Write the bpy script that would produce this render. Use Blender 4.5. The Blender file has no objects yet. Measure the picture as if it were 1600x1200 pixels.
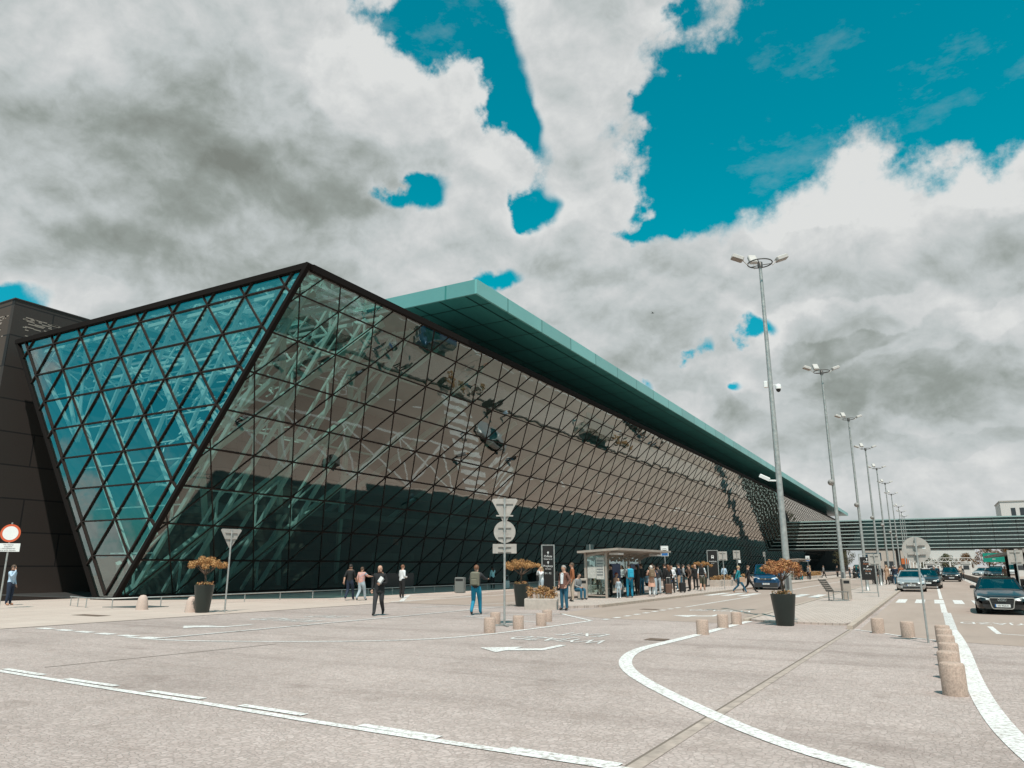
import bpy, bmesh, math, random
from mathutils import Vector, Matrix, noise
random.seed(7)
sc = bpy.context.scene
COL = sc.collection
R = math.radians

# ------------------------------------------------------------------ camera
cam_d = bpy.data.cameras.new('camera')
cam_d.sensor_width = 36.0
cam_d.lens = 36.0 * 1140 / 1600
cam_d.clip_start = 0.1
cam_d.clip_end = 6000
cam = bpy.data.objects.new('camera', cam_d)
COL.objects.link(cam)
cam.location = (0, 0, 1.7)
cam.rotation_euler = (R(90) + math.atan(285 / 1140), 0, R(29.2))
sc.camera = cam

# ------------------------------------------------------------------ light and exposure
SUN_EL, SUN_AZ = R(62), R(180 - 29.2)          # azimuth measured from +Y towards +X
sun_d = bpy.data.lights.new('sun', 'SUN')
sun_d.energy = 4.7
sun_d.angle = R(0.5)
sun_d.color = (1.0, 0.915, 0.845)
sun = bpy.data.objects.new('sun', sun_d)
COL.objects.link(sun)
sv = Vector((math.sin(SUN_AZ) * math.cos(SUN_EL), math.cos(SUN_AZ) * math.cos(SUN_EL), math.sin(SUN_EL)))
sun.rotation_euler = sv.to_track_quat('Z', 'Y').to_euler()
sun.location = (20, -20, 60)
sc.view_settings.view_transform = 'Standard'
sc.view_settings.look = 'None'
sc.view_settings.gamma = 1
sc.view_settings.exposure = 0.0
sc.render.engine = 'CYCLES'
sc.cycles.max_bounces = 9
sc.cycles.transparent_max_bounces = 14
sc.cycles.caustics_reflective = False
sc.cycles.caustics_refractive = False
sc.cycles.sample_clamp_indirect = 6
sc.cycles.use_denoising = True

# ------------------------------------------------------------------ sky with clouds
world = bpy.data.worlds.new('World')
sc.world = world
world.use_nodes = True
nt = world.node_tree
nt.nodes.clear()


class NG:
    """small helper for node trees"""
    def __init__(self, tree):
        self.t = tree

    def n(self, typ, ins=None, **kw):
        nd = self.t.nodes.new(typ)
        for k, v in kw.items():
            setattr(nd, k, v)
        for k, v in (ins or {}).items():
            s = nd.inputs[k]
            if isinstance(v, bpy.types.NodeSocket):
                self.t.links.new(v, s)
            else:
                s.default_value = v
        return nd

    def m(self, op, a, b=0.0, c=0.0, clamp=False):
        nd = self.n('ShaderNodeMath', {0: a, 1: b, 2: c}, operation=op)
        nd.use_clamp = clamp
        return nd.outputs[0]

    def v(self, op, a, b=(0, 0, 0)):
        nd = self.n('ShaderNodeVectorMath', {0: a, 1: b}, operation=op)
        return nd.outputs['Value'] if op in ('DOT_PRODUCT', 'LENGTH') else nd.outputs[0]

    def noise(self, vec, scale, detail=4, rough=0.55, out='Fac'):
        nd = self.n('ShaderNodeTexNoise', {'Vector': vec, 'Scale': scale, 'Detail': detail, 'Roughness': rough})
        return nd.outputs[out]

    def mix(self, f, a, b):
        nd = self.n('ShaderNodeMix', data_type='RGBA')
        for i, v in ((0, f), (6, a), (7, b)):
            if isinstance(v, bpy.types.NodeSocket):
                self.t.links.new(v, nd.inputs[i])
            else:
                nd.inputs[i].default_value = v if i == 0 else (*v, 1)[:4]
        return nd.outputs[2]

    def rng(self, v, a, b, c=0.0, d=1.0, smooth=False):
        nd = self.n('ShaderNodeMapRange', {0: v, 1: a, 2: b, 3: c, 4: d}, clamp=True)
        if smooth:
            nd.interpolation_type = 'SMOOTHSTEP'
        return nd.outputs[0]


W = NG(nt)
dirv = W.n('ShaderNodeTexCoord').outputs['Generated']
sx = W.n('ShaderNodeSeparateXYZ', {0: dirv})
az = W.m('ARCTAN2', sx.outputs[0], sx.outputs[1])
el = W.m('ARCSINE', sx.outputs[2])
azd = W.m('MULTIPLY', az, 57.2958)
eld = W.m('MULTIPLY', el, 57.2958)
base = W.n('ShaderNodeCombineXYZ', {0: azd, 1: eld}).outputs[0]
def ctr(sock):
    return W.v('SUBTRACT', sock, (0.5, 0.5, 0.5))


w1 = W.v('MULTIPLY', ctr(W.noise(dirv, 6, 3, 0.5, 'Color')), (11, 8, 0))
w2 = W.v('MULTIPLY', ctr(W.noise(dirv, 20, 5, 0.52, 'Color')), (4.4, 3.4, 0))
P = W.v('ADD', W.v('ADD', base, w1), w2)
w1b = W.v('MULTIPLY', ctr(W.noise(dirv, 10, 3, 0.5, 'Color')), (10, 6, 0))
PS = W.v('ADD', W.v('ADD', base, w1b), w2)


def blob(pt, a, e, ra, re, rot):
    mp = W.n('ShaderNodeMapping', {'Vector': pt, 'Location': (a, e, 0), 'Rotation': (0, 0, R(rot)), 'Scale': (ra, re, 1)},
             vector_type='TEXTURE')
    d = W.v('DOT_PRODUCT', mp.outputs[0], mp.outputs[0])
    return W.m('POWER', 0.36788, d)


# clear gaps in the cloud deck: azimuth, elevation, radii in degrees, turn, weight
GAPS = [(-0.1, 34.0, 13.3, 5.6, 0, 2.2), (-10.6, 30.9, 5.4, 4.6, 0, 1.7), (8.0, 29.6, 5.2, 3.6, 0, 1.6), (-13.6, 34.4, 2.4, 2.2, 0, 1.2),
        (-13.0, 27.6, 3.0, 2.1, 0, 1.3), (5.1, 36.3, 11, 3.6, 0, 2.0), (-35.6, 40.6, 5.6, 2.5, -8, 1.8), (-31.6, 38.0, 2.6, 1.6, -30, 1.1),
        (-30.3, 33.9, 1.7, 3.4, 35, 1.6), (-37.8, 28.4, 2.1, 1.2, 20, 1.5), (-28.1, 27.6, 1.2, 2.0, 0, 1.3), (-31.9, 22.5, 2.6, 0.9, -10, 1.2),
        (-18.5, 35.9, 1.3, 0.7, 0, 1.0), (-9.9, 18.2, 1.6, 0.75, 0, 1.3), (-13.6, 17.2, 1.0, 0.7, 30, 1.1),
        (-11.6, 13.8, 1.2, 0.6, 0, 1.1), (-65.5, 17.1, 2.2, 0.8, 0, 1.3), (-16.8, 25.3, 3.3, 0.8, 15, 1.1), (-12.5, 39.6, 1.8, 0.8, 0, 0.9),
        (-17.5, 13.6, 1.2, 0.9, 0, 0.9),
        # the sky behind the camera, seen only in the glass
        (-128, 14, 14, 5, 0, 1.8), (-132, 6, 30, 4.5, 0, 0.5), (-112, 24, 12, 5, 15, 1.6), (-146, 30, 16, 8, -10, 1.8), (-165, 16, 14, 5, 0, 1.4), (-138, 6, 8, 3, 0, 1.2),
        (60, 30, 20, 9, 0, 1.8), (110, 34, 25, 8, 10, 1.5), (150, 22, 14, 6, 0, 1.2)]
gap = None
for a, e, ra, re, rot, wt in GAPS:
    b = blob(P, a, e, ra, re, rot)
    gap = W.m('MULTIPLY_ADD', b, wt, gap if gap is not None else 0.02)
# out-of-frame sky overhead and behind is cleared to dim and tint the ambient
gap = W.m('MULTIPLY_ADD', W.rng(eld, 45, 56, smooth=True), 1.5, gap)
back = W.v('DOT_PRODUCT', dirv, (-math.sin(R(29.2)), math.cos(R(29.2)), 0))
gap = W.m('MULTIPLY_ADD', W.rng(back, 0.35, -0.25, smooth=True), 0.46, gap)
wisp = W.m('SUBTRACT', W.noise(dirv, 10, 8, 0.64), 0.5)
near = W.m('MULTIPLY_ADD', gap, 1.6, 0.15, clamp=True)
gapn = W.m('ADD', gap, W.m('MULTIPLY', W.m('MULTIPLY', wisp, 3.4), near))
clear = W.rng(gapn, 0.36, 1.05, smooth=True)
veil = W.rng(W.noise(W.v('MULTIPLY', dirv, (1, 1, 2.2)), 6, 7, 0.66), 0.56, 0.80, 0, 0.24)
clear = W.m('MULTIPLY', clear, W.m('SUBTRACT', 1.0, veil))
RELIEF = 0.95
# grey and bright parts of the deck
SHADE = [(-53.8, 28.0, 12.5, 4.0, 0, -0.36), (-61, 29.5, 10, 4.2, 0, -0.20), (-47, 25.8, 8, 3.2, 0, -0.32), (-60.9, 21.4, 7, 2.3, 0, -0.34), (-48, 33, 10, 3, 0, -0.12), (-50, 20.5, 7, 1.6, 0, -0.2),
         (-39.5, 36.4, 6.2, 3.8, 0, 0.34), (-65.3, 34.6, 7, 3, 0, 0.22), (-46.2, 37.8, 8, 3.2, 0, 0.2), (-23.4, 36.7, 8, 5.5, 0, 0.10),
         (-3.9, 26.0, 4.6, 1.9, 0, 0.5), (2.4, 24.0, 5.5, 1.9, 0, 0.4), (8.3, 25.0, 4, 2, 0, 0.4), (6.6, 20.2, 5.6, 2.3, 0, -0.42),
         (-4.8, 16.4, 4.2, 1.9, 15, -0.46), (1.6, 12.4, 9, 1.9, 0, -0.30), (-7.7, 10.9, 5.2, 2.2, 0, -0.28), (-2.6, 18.0, 7, 1.4, 0, 0.42),
         (-9.2, 14.8, 2.8, 2.6, 0, 0.24), (-16.1, 11.2, 2.6, 2.4, 0, 0.34), (-22.7, 23.2, 7, 2.0, 0, -0.22), (-17.9, 15.7, 5.5, 1.8, 0, -0.24),
         (-23.7, 27.7, 7.1, 2.8, 0, 0.22), (-42.0, 24.6, 5, 1.8, 0, 0.25), (5.9, 15.9, 3.2, 1.4, 0, 0.3), (-0.8, 5.3, 14, 3.0, 0, 0.16),
         (0.8, 8.3, 7.6, 0.9, 0, -0.22), (-64.6, 22.9, 3.4, 0.9, 0, 0.34), (-62.3, 18.0, 4, 1.2, 0, 0.2), (-6.9, 6.2, 3.6, 1.2, 0, 0.2),
         (-32.0, 31.6, 3.4, 2.7, 0, 0.25), (-55, 23.9, 5, 0.9, 0, 0.22), (-36, 20, 6, 2, 0, 0.12)]
CRISP = {(-39.5, 36.4), (-4.8, 16.4), (1.6, 12.4), (-2.6, 18.0), (-9.2, 14.8), (-16.1, 11.2), (-3.9, 26.0), (8.3, 25.0), (-22.7, 23.2), (5.9, 15.9), (-62.3, 18.0), (-7.7, 10.9), (0.8, 8.3)}
sh = 0.67
for a, e, ra, re, rot, wt in SHADE:
    crisp = (a, e) in CRISP
    b = blob(P if crisp else PS, a, e, ra * 1.12, re * 1.2, rot)
    if crisp:
        b = W.m('MULTIPLY_ADD', W.rng(W.m('MULTIPLY_ADD', wisp, 0.55, b), 0.34, 0.52, smooth=True), 0.55, W.m('MULTIPLY', b, 0.45))
    sh = W.m('MULTIPLY_ADD', b, wt * 0.74, sh)
# relief: folds of the cloud lit from above and from behind the camera
wd = W.v('ADD', W.v('MULTIPLY', dirv, (1, 1, 1.3)), W.v('MULTIPLY', ctr(W.noise(dirv, 7, 3, 0.5, 'Color')), (0.07, 0.07, 0.05)))
h0 = W.noise(wd, 8.5, 6, 0.60)
h1 = W.noise(W.v('ADD', wd, (0.008, -0.008, 0.030)), 8.5, 6, 0.60)
relief = W.m('SUBTRACT', h0, h1)
low = W.m('SUBTRACT', W.noise(dirv, 3.2, 3, 0.5), 0.5)
sh = W.m('MULTIPLY_ADD', low, 0.42, sh)
sh = W.m('MULTIPLY_ADD', relief, RELIEF, sh)
sh = W.m('MULTIPLY_ADD', W.m("SUBTRACT", h0, 0.5), 0.48, sh)
sh = W.m('MULTIPLY_ADD', W.rng(gapn, 0.0, 0.45), 0.12, sh)
ramp = W.n('ShaderNodeValToRGB', {0: sh})
cr = ramp.color_ramp
cr.elements[0].position, cr.elements[0].color = 0.0, (0.225, 0.245, 0.222, 1)
cr.elements[1].position, cr.elements[1].color = 1.0, (0.79, 0.80, 0.79, 1)
for p, c in ((0.3, (0.335, 0.372, 0.350, 1)), (0.62, (0.56, 0.60, 0.60, 1)), (0.8, (0.67, 0.69, 0.69, 1))):
    e_ = cr.elements.new(p)
    e_.color = c
cloud = W.v('MULTIPLY', ramp.outputs[0], (9.2, 9.25, 9.25))
sky = W.n('ShaderNodeTexSky', sky_type='NISHITA', sun_disc=False, sun_elevation=SUN_EL, sun_rotation=SUN_AZ,
          air_density=1.0, dust_density=0.6, ozone_density=1.0)
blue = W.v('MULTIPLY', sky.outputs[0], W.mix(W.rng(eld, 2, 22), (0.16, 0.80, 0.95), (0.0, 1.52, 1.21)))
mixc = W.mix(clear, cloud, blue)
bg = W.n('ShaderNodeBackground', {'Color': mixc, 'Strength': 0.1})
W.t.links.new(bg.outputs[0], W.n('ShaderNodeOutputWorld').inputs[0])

# ------------------------------------------------------------------ helpers
class MB:
    """collects simple solids and links them as one mesh object"""
    def __init__(self):
        self.v, self.f, self.mi, self.sm = [], [], [], []
        self.M = None

    def add(self, vs, fs, mi=0, smooth=False):
        o = len(self.v)
        if self.M is not None:
            vs = [self.M @ Vector(p) for p in vs]
        self.v += [tuple(p) for p in vs]
        self.f += [tuple(i + o for i in f) for f in fs]
        self.mi += [mi] * len(fs)
        self.sm += [smooth] * len(fs)
        return self

    def box(self, x0, x1, y0, y1, z0, z1, mi=0):
        vs = [(x, y, z) for z in (z0, z1) for y in (y0, y1) for x in (x0, x1)]
        fs = [(0, 2, 3, 1), (4, 5, 7, 6), (0, 1, 5, 4), (2, 6, 7, 3), (0, 4, 6, 2), (1, 3, 7, 5)]
        return self.add(vs, fs, mi)

    def bev(self, x0, x1, y0, y1, z0, z1, b, mi=0):
        """box with chamfered vertical and top edges"""
        def ring(i, z):
            return [(x0 + i + b, y0 + i, z), (x1 - i - b, y0 + i, z), (x1 - i, y0 + i + b, z), (x1 - i, y1 - i - b, z),
                    (x1 - i - b, y1 - i, z), (x0 + i + b, y1 - i, z), (x0 + i, y1 - i - b, z), (x0 + i, y0 + i + b, z)]
        vs = ring(0, z0) + ring(0, z1 - b) + ring(b, z1)
        fs = [tuple(range(7, -1, -1)), tuple(range(16, 24))]
        for k in (0, 8):
            for i in range(8):
                j = (i + 1) % 8
                fs.append((k + i, k + j, k + 8 + j, k + 8 + i))
        return self.add(vs, fs, mi)

    def beam(self, p, q, w, h, up=(0, 0, 1), mi=0):
        p, q = Vector(p), Vector(q)
        d = (q - p).normalized()
        u = Vector(up)
        s = d.cross(u)
        if s.length < 1e-4:
            s = d.cross(Vector((1, 0, 0)))
        s.normalize()
        u = s.cross(d).normalized()
        vs = [c + s * (a * w / 2) + u * (b * h / 2) for c in (p, q) for a, b in ((-1, -1), (1, -1), (1, 1), (-1, 1))]
        fs = [(3, 2, 1, 0), (4, 5, 6, 7)] + [(i, (i + 1) % 4, 4 + (i + 1) % 4, 4 + i) for i in range(4)]
        return self.add(vs, fs, mi)

    def tube(self, pts, rad, seg=8, mi=0, smooth=True, cap=True):
        pts = [Vector(p) for p in pts]
        if not isinstance(rad, (list, tuple)):
            rad = [rad] * len(pts)
        vs = []
        n = len(pts)
        ref = None
        for i, p in enumerate(pts):
            d = (pts[min(i + 1, n - 1)] - pts[max(i - 1, 0)]).normalized()
            if ref is None:
                ref = Vector((0, 0, 1)) if abs(d.z) < 0.9 else Vector((1, 0, 0))
            s = d.cross(ref).normalized()
            u = s.cross(d).normalized()
            ref = u
            for k in range(seg):
                a = 2 * math.pi * k / seg
                vs.append(p + (s * math.cos(a) + u * math.sin(a)) * rad[i])
        fs = []
        for i in range(n - 1):
            for k in range(seg):
                j = (k + 1) % seg
                fs.append((i * seg + k, i * seg + j, (i + 1) * seg + j, (i + 1) * seg + k))
        self.add(vs, fs, mi, smooth)
        if cap:
            self.add(vs[:seg], [tuple(range(seg - 1, -1, -1))], mi)
            self.add(vs[-seg:], [tuple(range(seg))], mi)
        return self

    def ringtube(self, c, rad, r, n=28, seg=6, mi=0, axis='Z'):
        vs, fs = [], []
        for i in range(n):
            a = 2 * math.pi * i / n
            for k in range(seg):
                b = 2 * math.pi * k / seg
                rr = rad + r * math.cos(b)
                p = (rr * math.cos(a), rr * math.sin(a), r * math.sin(b))
                if axis == 'Y':
                    p = (p[0], p[2], p[1])
                elif axis == 'X':
                    p = (p[2], p[0], p[1])
                vs.append((c[0] + p[0], c[1] + p[1], c[2] + p[2]))
        for i in range(n):
            for k in range(seg):
                fs.append((i * seg + k, ((i + 1) % n) * seg + k, ((i + 1) % n) * seg + (k + 1) % seg, i * seg + (k + 1) % seg))
        return self.add(vs, fs, mi, True)

    def lathe(self, prof, seg=24, c=(0, 0, 0), mi=0, smooth=True, axis='Z'):
        vs, fs = [], []
        for r, z in prof:
            for k in range(seg):
                a = 2 * math.pi * k / seg
                p = (r * math.cos(a), r * math.sin(a), z)
                if axis == 'Y':
                    p = (p[0], p[2], p[1])
                elif axis == 'X':
                    p = (p[2], p[0], p[1])
                vs.append((c[0] + p[0], c[1] + p[1], c[2] + p[2]))
        for i in range(len(prof) - 1):
            for k in range(seg):
                j = (k + 1) % seg
                fs.append((i * seg + k, i * seg + j, (i + 1) * seg + j, (i + 1) * seg + k))
        self.add(vs, fs, mi, smooth)
        if prof[0][0] > 1e-5:
            self.add(vs[:seg], [tuple(range(seg - 1, -1, -1))], mi)
        if prof[-1][0] > 1e-5:
            self.add(vs[-seg:], [tuple(range(seg))], mi)
        return self

    def prism(self, poly, z0, z1, mi=0):
        n = len(poly)
        vs = [(x, y, z0) for x, y in poly] + [(x, y, z1) for x, y in poly]
        fs = [tuple(range(n - 1, -1, -1)), tuple(range(n, 2 * n))] + [(i, (i + 1) % n, n + (i + 1) % n, n + i) for i in range(n)]
        return self.add(vs, fs, mi)

    def slab(self, poly3, off, mi=0):
        """3-D polygon given thickness by the vector off"""
        n = len(poly3)
        o = Vector(off)
        vs = [Vector(p) for p in poly3] + [Vector(p) + o for p in poly3]
        fs = [tuple(range(n - 1, -1, -1)), tuple(range(n, 2 * n))] + [(i, (i + 1) % n, n + (i + 1) % n, n + i) for i in range(n)]
        return self.add(vs, fs, mi)

    def build(self, name, mats, parent=None, loc=None, fix=False):
        me = bpy.data.meshes.new(name)
        me.from_pydata(self.v, [], self.f)
        if not isinstance(mats, (list, tuple)):
            mats = [mats]
        for m in mats:
            me.materials.append(m)
        me.polygons.foreach_set('material_index', self.mi)
        me.polygons.foreach_set('use_smooth', self.sm)
        me.update()
        if fix:
            b = bmesh.new()
            b.from_mesh(me)
            bmesh.ops.recalc_face_normals(b, faces=b.faces)
            b.to_mesh(me)
            b.free()
        o = bpy.data.objects.new(name, me)
        COL.objects.link(o)
        if parent is not None:
            o.parent = parent
        if loc is not None:
            o.location = loc
        return o


def tag(o, label=None, cat=None, group=None, kind=None):
    if label:
        o['label'] = label
    if cat:
        o['category'] = cat
    if group:
        o['group'] = group
    if kind:
        o['kind'] = kind
    return o


def thing(name, label, cat, loc=(0, 0, 0), rz=0.0, group=None):
    o = bpy.data.objects.new(name, None)
    o.empty_display_size = 0.3
    COL.objects.link(o)
    o.location = loc
    o.rotation_euler = (0, 0, rz)
    return tag(o, label, cat, group)


KIDS = {}


def kids_of(o):
    return [c for c in COL.objects if c.parent == o]


def copy_tree(o, loc=None, rz=None, label=None, scale=None, parent=None):
    c = o.copy()
    COL.objects.link(c)
    if parent is not None:
        c.parent = parent
    if loc is not None:
        c.location = loc
    if rz is not None:
        c.rotation_euler = (0, 0, rz)
    if scale is not None:
        c.scale = (scale,) * 3
    if label:
        c['label'] = label
    for ch in kids_of(o):
        copy_tree(ch, parent=c)
    return c


# ------------------------------------------------------------------ materials
MATS = {}


def mat(name, col, rough=0.6, metal=0.0, var=0.0, vscale=3.0, bump=0.0, bscale=40.0, spec=0.5, coat=0.0):
    if name in MATS:
        return MATS[name]
    m = bpy.data.materials.new(name)
    m.use_nodes = True
    g = NG(m.node_tree)
    b = m.node_tree.nodes['Principled BSDF']
    b.inputs['Roughness'].default_value = rough
    b.inputs['Metallic'].default_value = metal
    b.inputs['Specular IOR Level'].default_value = spec
    b.inputs['Coat Weight'].default_value = coat
    b.inputs['Coat Roughness'].default_value = 0.05
    if var > 0:
        tc = g.n('ShaderNodeTexCoord').outputs['Object']
        nz = g.noise(tc, vscale, 5, 0.6)
        f = g.rng(nz, 0.3, 0.7)
        lo = tuple(c * (1 - var) for c in col)
        hi = tuple(min(1, c * (1 + var)) for c in col)
        g.t.links.new(g.mix(f, lo, hi), b.inputs['Base Color'])
        r = g.rng(nz, 0.3, 0.7, max(0.03, rough - 0.08), min(1, rough + 0.08))
        g.t.links.new(r, b.inputs['Roughness'])
    else:
        b.inputs['Base Color'].default_value = (*col, 1)
    if bump > 0:
        tc = g.n('ShaderNodeTexCoord').outputs['Object']
        bn = g.n('ShaderNodeBump', {'Height': g.noise(tc, bscale, 4), 'Strength': bump, 'Distance': 0.01})
        g.t.links.new(bn.outputs[0], b.inputs['Normal'])
    MATS[name] = m
    return m


def glass(name, tint, refl0, refl1, wav=0.0, tilt=0.0, gcol=(0.9, 0.97, 0.96), wscale=0.35, rough=0.0):
    """thin pane: tinted see-through plus a mirror part that grows at grazing angles"""
    m = bpy.data.materials.new(name)
    m.use_nodes = True
    t = m.node_tree
    t.nodes.clear()
    g = NG(t)
    geo = g.n('ShaderNodeNewGeometry')
    nrm = geo.outputs['Normal']
    if tilt > 0:
        wn = g.n('ShaderNodeTexWhiteNoise', {'W': geo.outputs['Random Per Island']}, noise_dimensions='1D').outputs['Color']
        off = g.v('MULTIPLY', g.v('SUBTRACT', wn, (0.5, 0.5, 0.5)), (tilt, tilt, tilt))
        nrm = g.v('NORMALIZE', g.v('ADD', nrm, off))
    if wav > 0:
        tc = g.n('ShaderNodeTexCoord').outputs['Object']
        isl = g.n('ShaderNodeCombineXYZ', {0: g.m('MULTIPLY', geo.outputs['Random Per Island'], 40.0)}).outputs[0]
        nz = g.noise(g.v('ADD', tc, isl), wscale, 2, 0.45)
        bn = g.n('ShaderNodeBump', {'Height': nz, 'Strength': 1.0, 'Distance': wav, 'Normal': nrm})
        nrm = bn.outputs[0]
    lw = g.n('ShaderNodeLayerWeight', {'Blend': 0.5})
    fac = g.rng(g.m('POWER', lw.outputs['Facing'], 1.0 if wav < .01 else 1.9), 0.0, 1.0, refl0, refl1)
    tr = g.n('ShaderNodeBsdfTransparent', {'Color': (*tint, 1)})
    gl = g.n('ShaderNodeBsdfGlossy', {'Color': (*gcol, 1), 'Roughness': rough, 'Normal': nrm})
    mx = g.n('ShaderNodeMixShader', {0: fac, 1: tr.outputs[0], 2: gl.outputs[0]})
    t.links.new(mx.outputs[0], g.n('ShaderNodeOutputMaterial').inputs[0])
    MATS[name] = m
    return m


def setts_material():
    m = bpy.data.materials.new('granite_setts')
    m.use_nodes = True
    g = NG(m.node_tree)
    b = m.node_tree.nodes['Principled BSDF']
    tc = g.n('ShaderNodeTexCoord').outputs['Object']
    wob = g.v('MULTIPLY', g.v('SUBTRACT', g.noise(tc, 0.9, 3, 0.5, 'Color'), (0.5, 0.5, 0.5)), (0.35, 0.35, 0))
    p = g.v('ADD', tc, wob)
    vo = g.n('ShaderNodeTexVoronoi', {'Vector': p, 'Scale': 15.0, 'Randomness': 0.75}, feature='DISTANCE_TO_EDGE')
    vc = g.n('ShaderNodeTexVoronoi', {'Vector': p, 'Scale': 15.0, 'Randomness': 0.75}, feature='F1')
    joint = g.rng(vo.outputs['Distance'], 0.015, 0.11, smooth=True)
    cell = g.n('ShaderNodeSeparateColor', {0: vc.outputs['Color']}).outputs[0]
    big = g.noise(tc, 0.22, 5, 0.6)
    mid = g.noise(tc, 1.7, 5, 0.65)
    st = g.noise(tc, 26, 5, 0.75)
    c1 = g.mix(cell, (0.470, 0.382, 0.352), (0.575, 0.475, 0.442))
    c2 = g.mix(g.rng(big, 0.35, 0.68), c1, g.v('MULTIPLY', c1, (0.76, 0.75, 0.745)))
    trk = g.noise(g.n('ShaderNodeMapping', {'Vector': tc, 'Rotation': (0, 0, R(-22)), 'Scale': (0.07, 0.9, 1)}).outputs[0], 1.0, 4, 0.6)
    c2 = g.mix(g.rng(trk, 0.50, 0.68, 0, 0.75), c2, g.v('MULTIPLY', c2, (0.76, 0.74, 0.73)))
    spot = g.noise(tc, 0.8, 3, 0.5)
    c2 = g.mix(g.rng(spot, 0.63, 0.70, 0, 0.5), c2, g.v('MULTIPLY', c2, (0.66, 0.63, 0.61)))
    c3 = g.mix(g.rng(mid, 0.5, 0.75, 0, 0.5), c2, g.v('MULTIPLY', c2, (0.78, 0.74, 0.70)))
    c4 = g.mix(g.m('MULTIPLY', g.m('SUBTRACT', 1.0, joint), 0.36), c3, (0.20, 0.165, 0.14))
    c5 = g.mix(g.rng(st, 0.38, 0.68, 0, 1.0), g.v('MULTIPLY', c4, (0.87, 0.86, 0.85)), g.v('MULTIPLY', c4, (1.07, 1.07, 1.07)))
    g.t.links.new(c5, b.inputs['Base Color'])
    b.inputs['Roughness'].default_value = 0.85
    h = g.m('ADD', joint, g.m('MULTIPLY', st, 0.3))
    bn = g.n('ShaderNodeBump', {'Height': h, 'Strength': 0.55, 'Distance': 0.012})
    g.t.links.new(bn.outputs[0], b.inputs['Normal'])
    MATS['setts'] = m
    return m


def asphalt_material():
    m = bpy.data.materials.new('pale_asphalt')
    m.use_nodes = True
    g = NG(m.node_tree)
    b = m.node_tree.nodes['Principled BSDF']
    tc = g.n('ShaderNodeTexCoord').outputs['Object']
    big = g.noise(g.v('MULTIPLY', tc, (1, 0.12, 1)), 0.6, 5, 0.6)
    gr = g.noise(tc, 90, 3, 0.7)
    pat = g.noise(tc, 0.35, 4, 0.6)
    c1 = g.mix(g.rng(big, 0.3, 0.7), (0.345, 0.262, 0.218), (0.425, 0.330, 0.279))
    c2 = g.mix(g.rng(pat, 0.55, 0.8, 0, 0.5), c1, (0.235, 0.188, 0.16))
    c3 = g.mix(g.rng(gr, 0.35, 0.65, 0, 0.3), c2, g.v('MULTIPLY', c2, (0.72, 0.72, 0.72)))
    g.t.links.new(c3, b.inputs['Base Color'])
    b.inputs['Roughness'].default_value = 0.82
    bn = g.n('ShaderNodeBump', {'Height': gr, 'Strength': 0.3, 'Distance': 0.006})
    g.t.links.new(bn.outputs[0], b.inputs['Normal'])
    MATS['asphalt'] = m
    return m


def slab_material(name, ca, cb, sx=1.6, sy=3.0):
    m = bpy.data.materials.new(name)
    m.use_nodes = True
    g = NG(m.node_tree)
    b = m.node_tree.nodes['Principled BSDF']
    tc = g.n('ShaderNodeTexCoord').outputs['Object']
    br = g.n('ShaderNodeTexBrick', {'Vector': tc, 'Color1': (*ca, 1), 'Color2': (*cb, 1),
                                    'Mortar': (*[c * 0.6 for c in ca], 1), 'Scale': 1.0, 'Mortar Size': 0.012,
                                    'Brick Width': sx, 'Row Height': sy})
    nz = g.noise(tc, 0.5, 6, 0.65)
    c = g.mix(g.rng(nz, 0.4, 0.75, 0, 0.55), br.outputs[0], g.v('MULTIPLY', br.outputs[0], (0.78, 0.76, 0.74)))
    g.t.links.new(c, b.inputs['Base Color'])
    b.inputs['Roughness'].default_value = 0.8
    bn = g.n('ShaderNodeBump', {'Height': g.noise(tc, 45, 4), 'Strength': 0.25, 'Distance': 0.006})
    g.t.links.new(bn.outputs[0], b.inputs['Normal'])
    MATS[name] = m
    return m


def paint_material():
    m = bpy.data.materials.new('worn_road_paint')
    m.use_nodes = True
    t = m.node_tree
    g = NG(t)
    b = t.nodes['Principled BSDF']
    tc = g.n('ShaderNodeTexCoord').outputs['Object']
    n = g.noise(tc, 16, 6, 0.72)
    vo = g.n('ShaderNodeTexVoronoi', {'Vector': tc, 'Scale': 9.5, 'Randomness': 0.6}, feature='DISTANCE_TO_EDGE')
    joint = g.rng(vo.outputs['Distance'], 0.0, 0.06)
    wear = g.m('ADD', g.rng(n, 0.46, 0.64, 0.04, 0.85), g.rng(g.noise(tc, 0.8, 3, 0.5), 0.5, 0.75, 0, 0.25))
    wear = g.m('MAXIMUM', wear, g.m('MULTIPLY', g.m('SUBTRACT', 1.0, joint), g.rng(n, 0.36, 0.58, 0.12, 0.9)))
    c = g.mix(wear, (0.80, 0.785, 0.765), (0.33, 0.285, 0.25))
    t.links.new(c, b.inputs['Base Color'])
    b.inputs['Roughness'].default_value = 0.7
    MATS['paint'] = m
    return m


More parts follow.
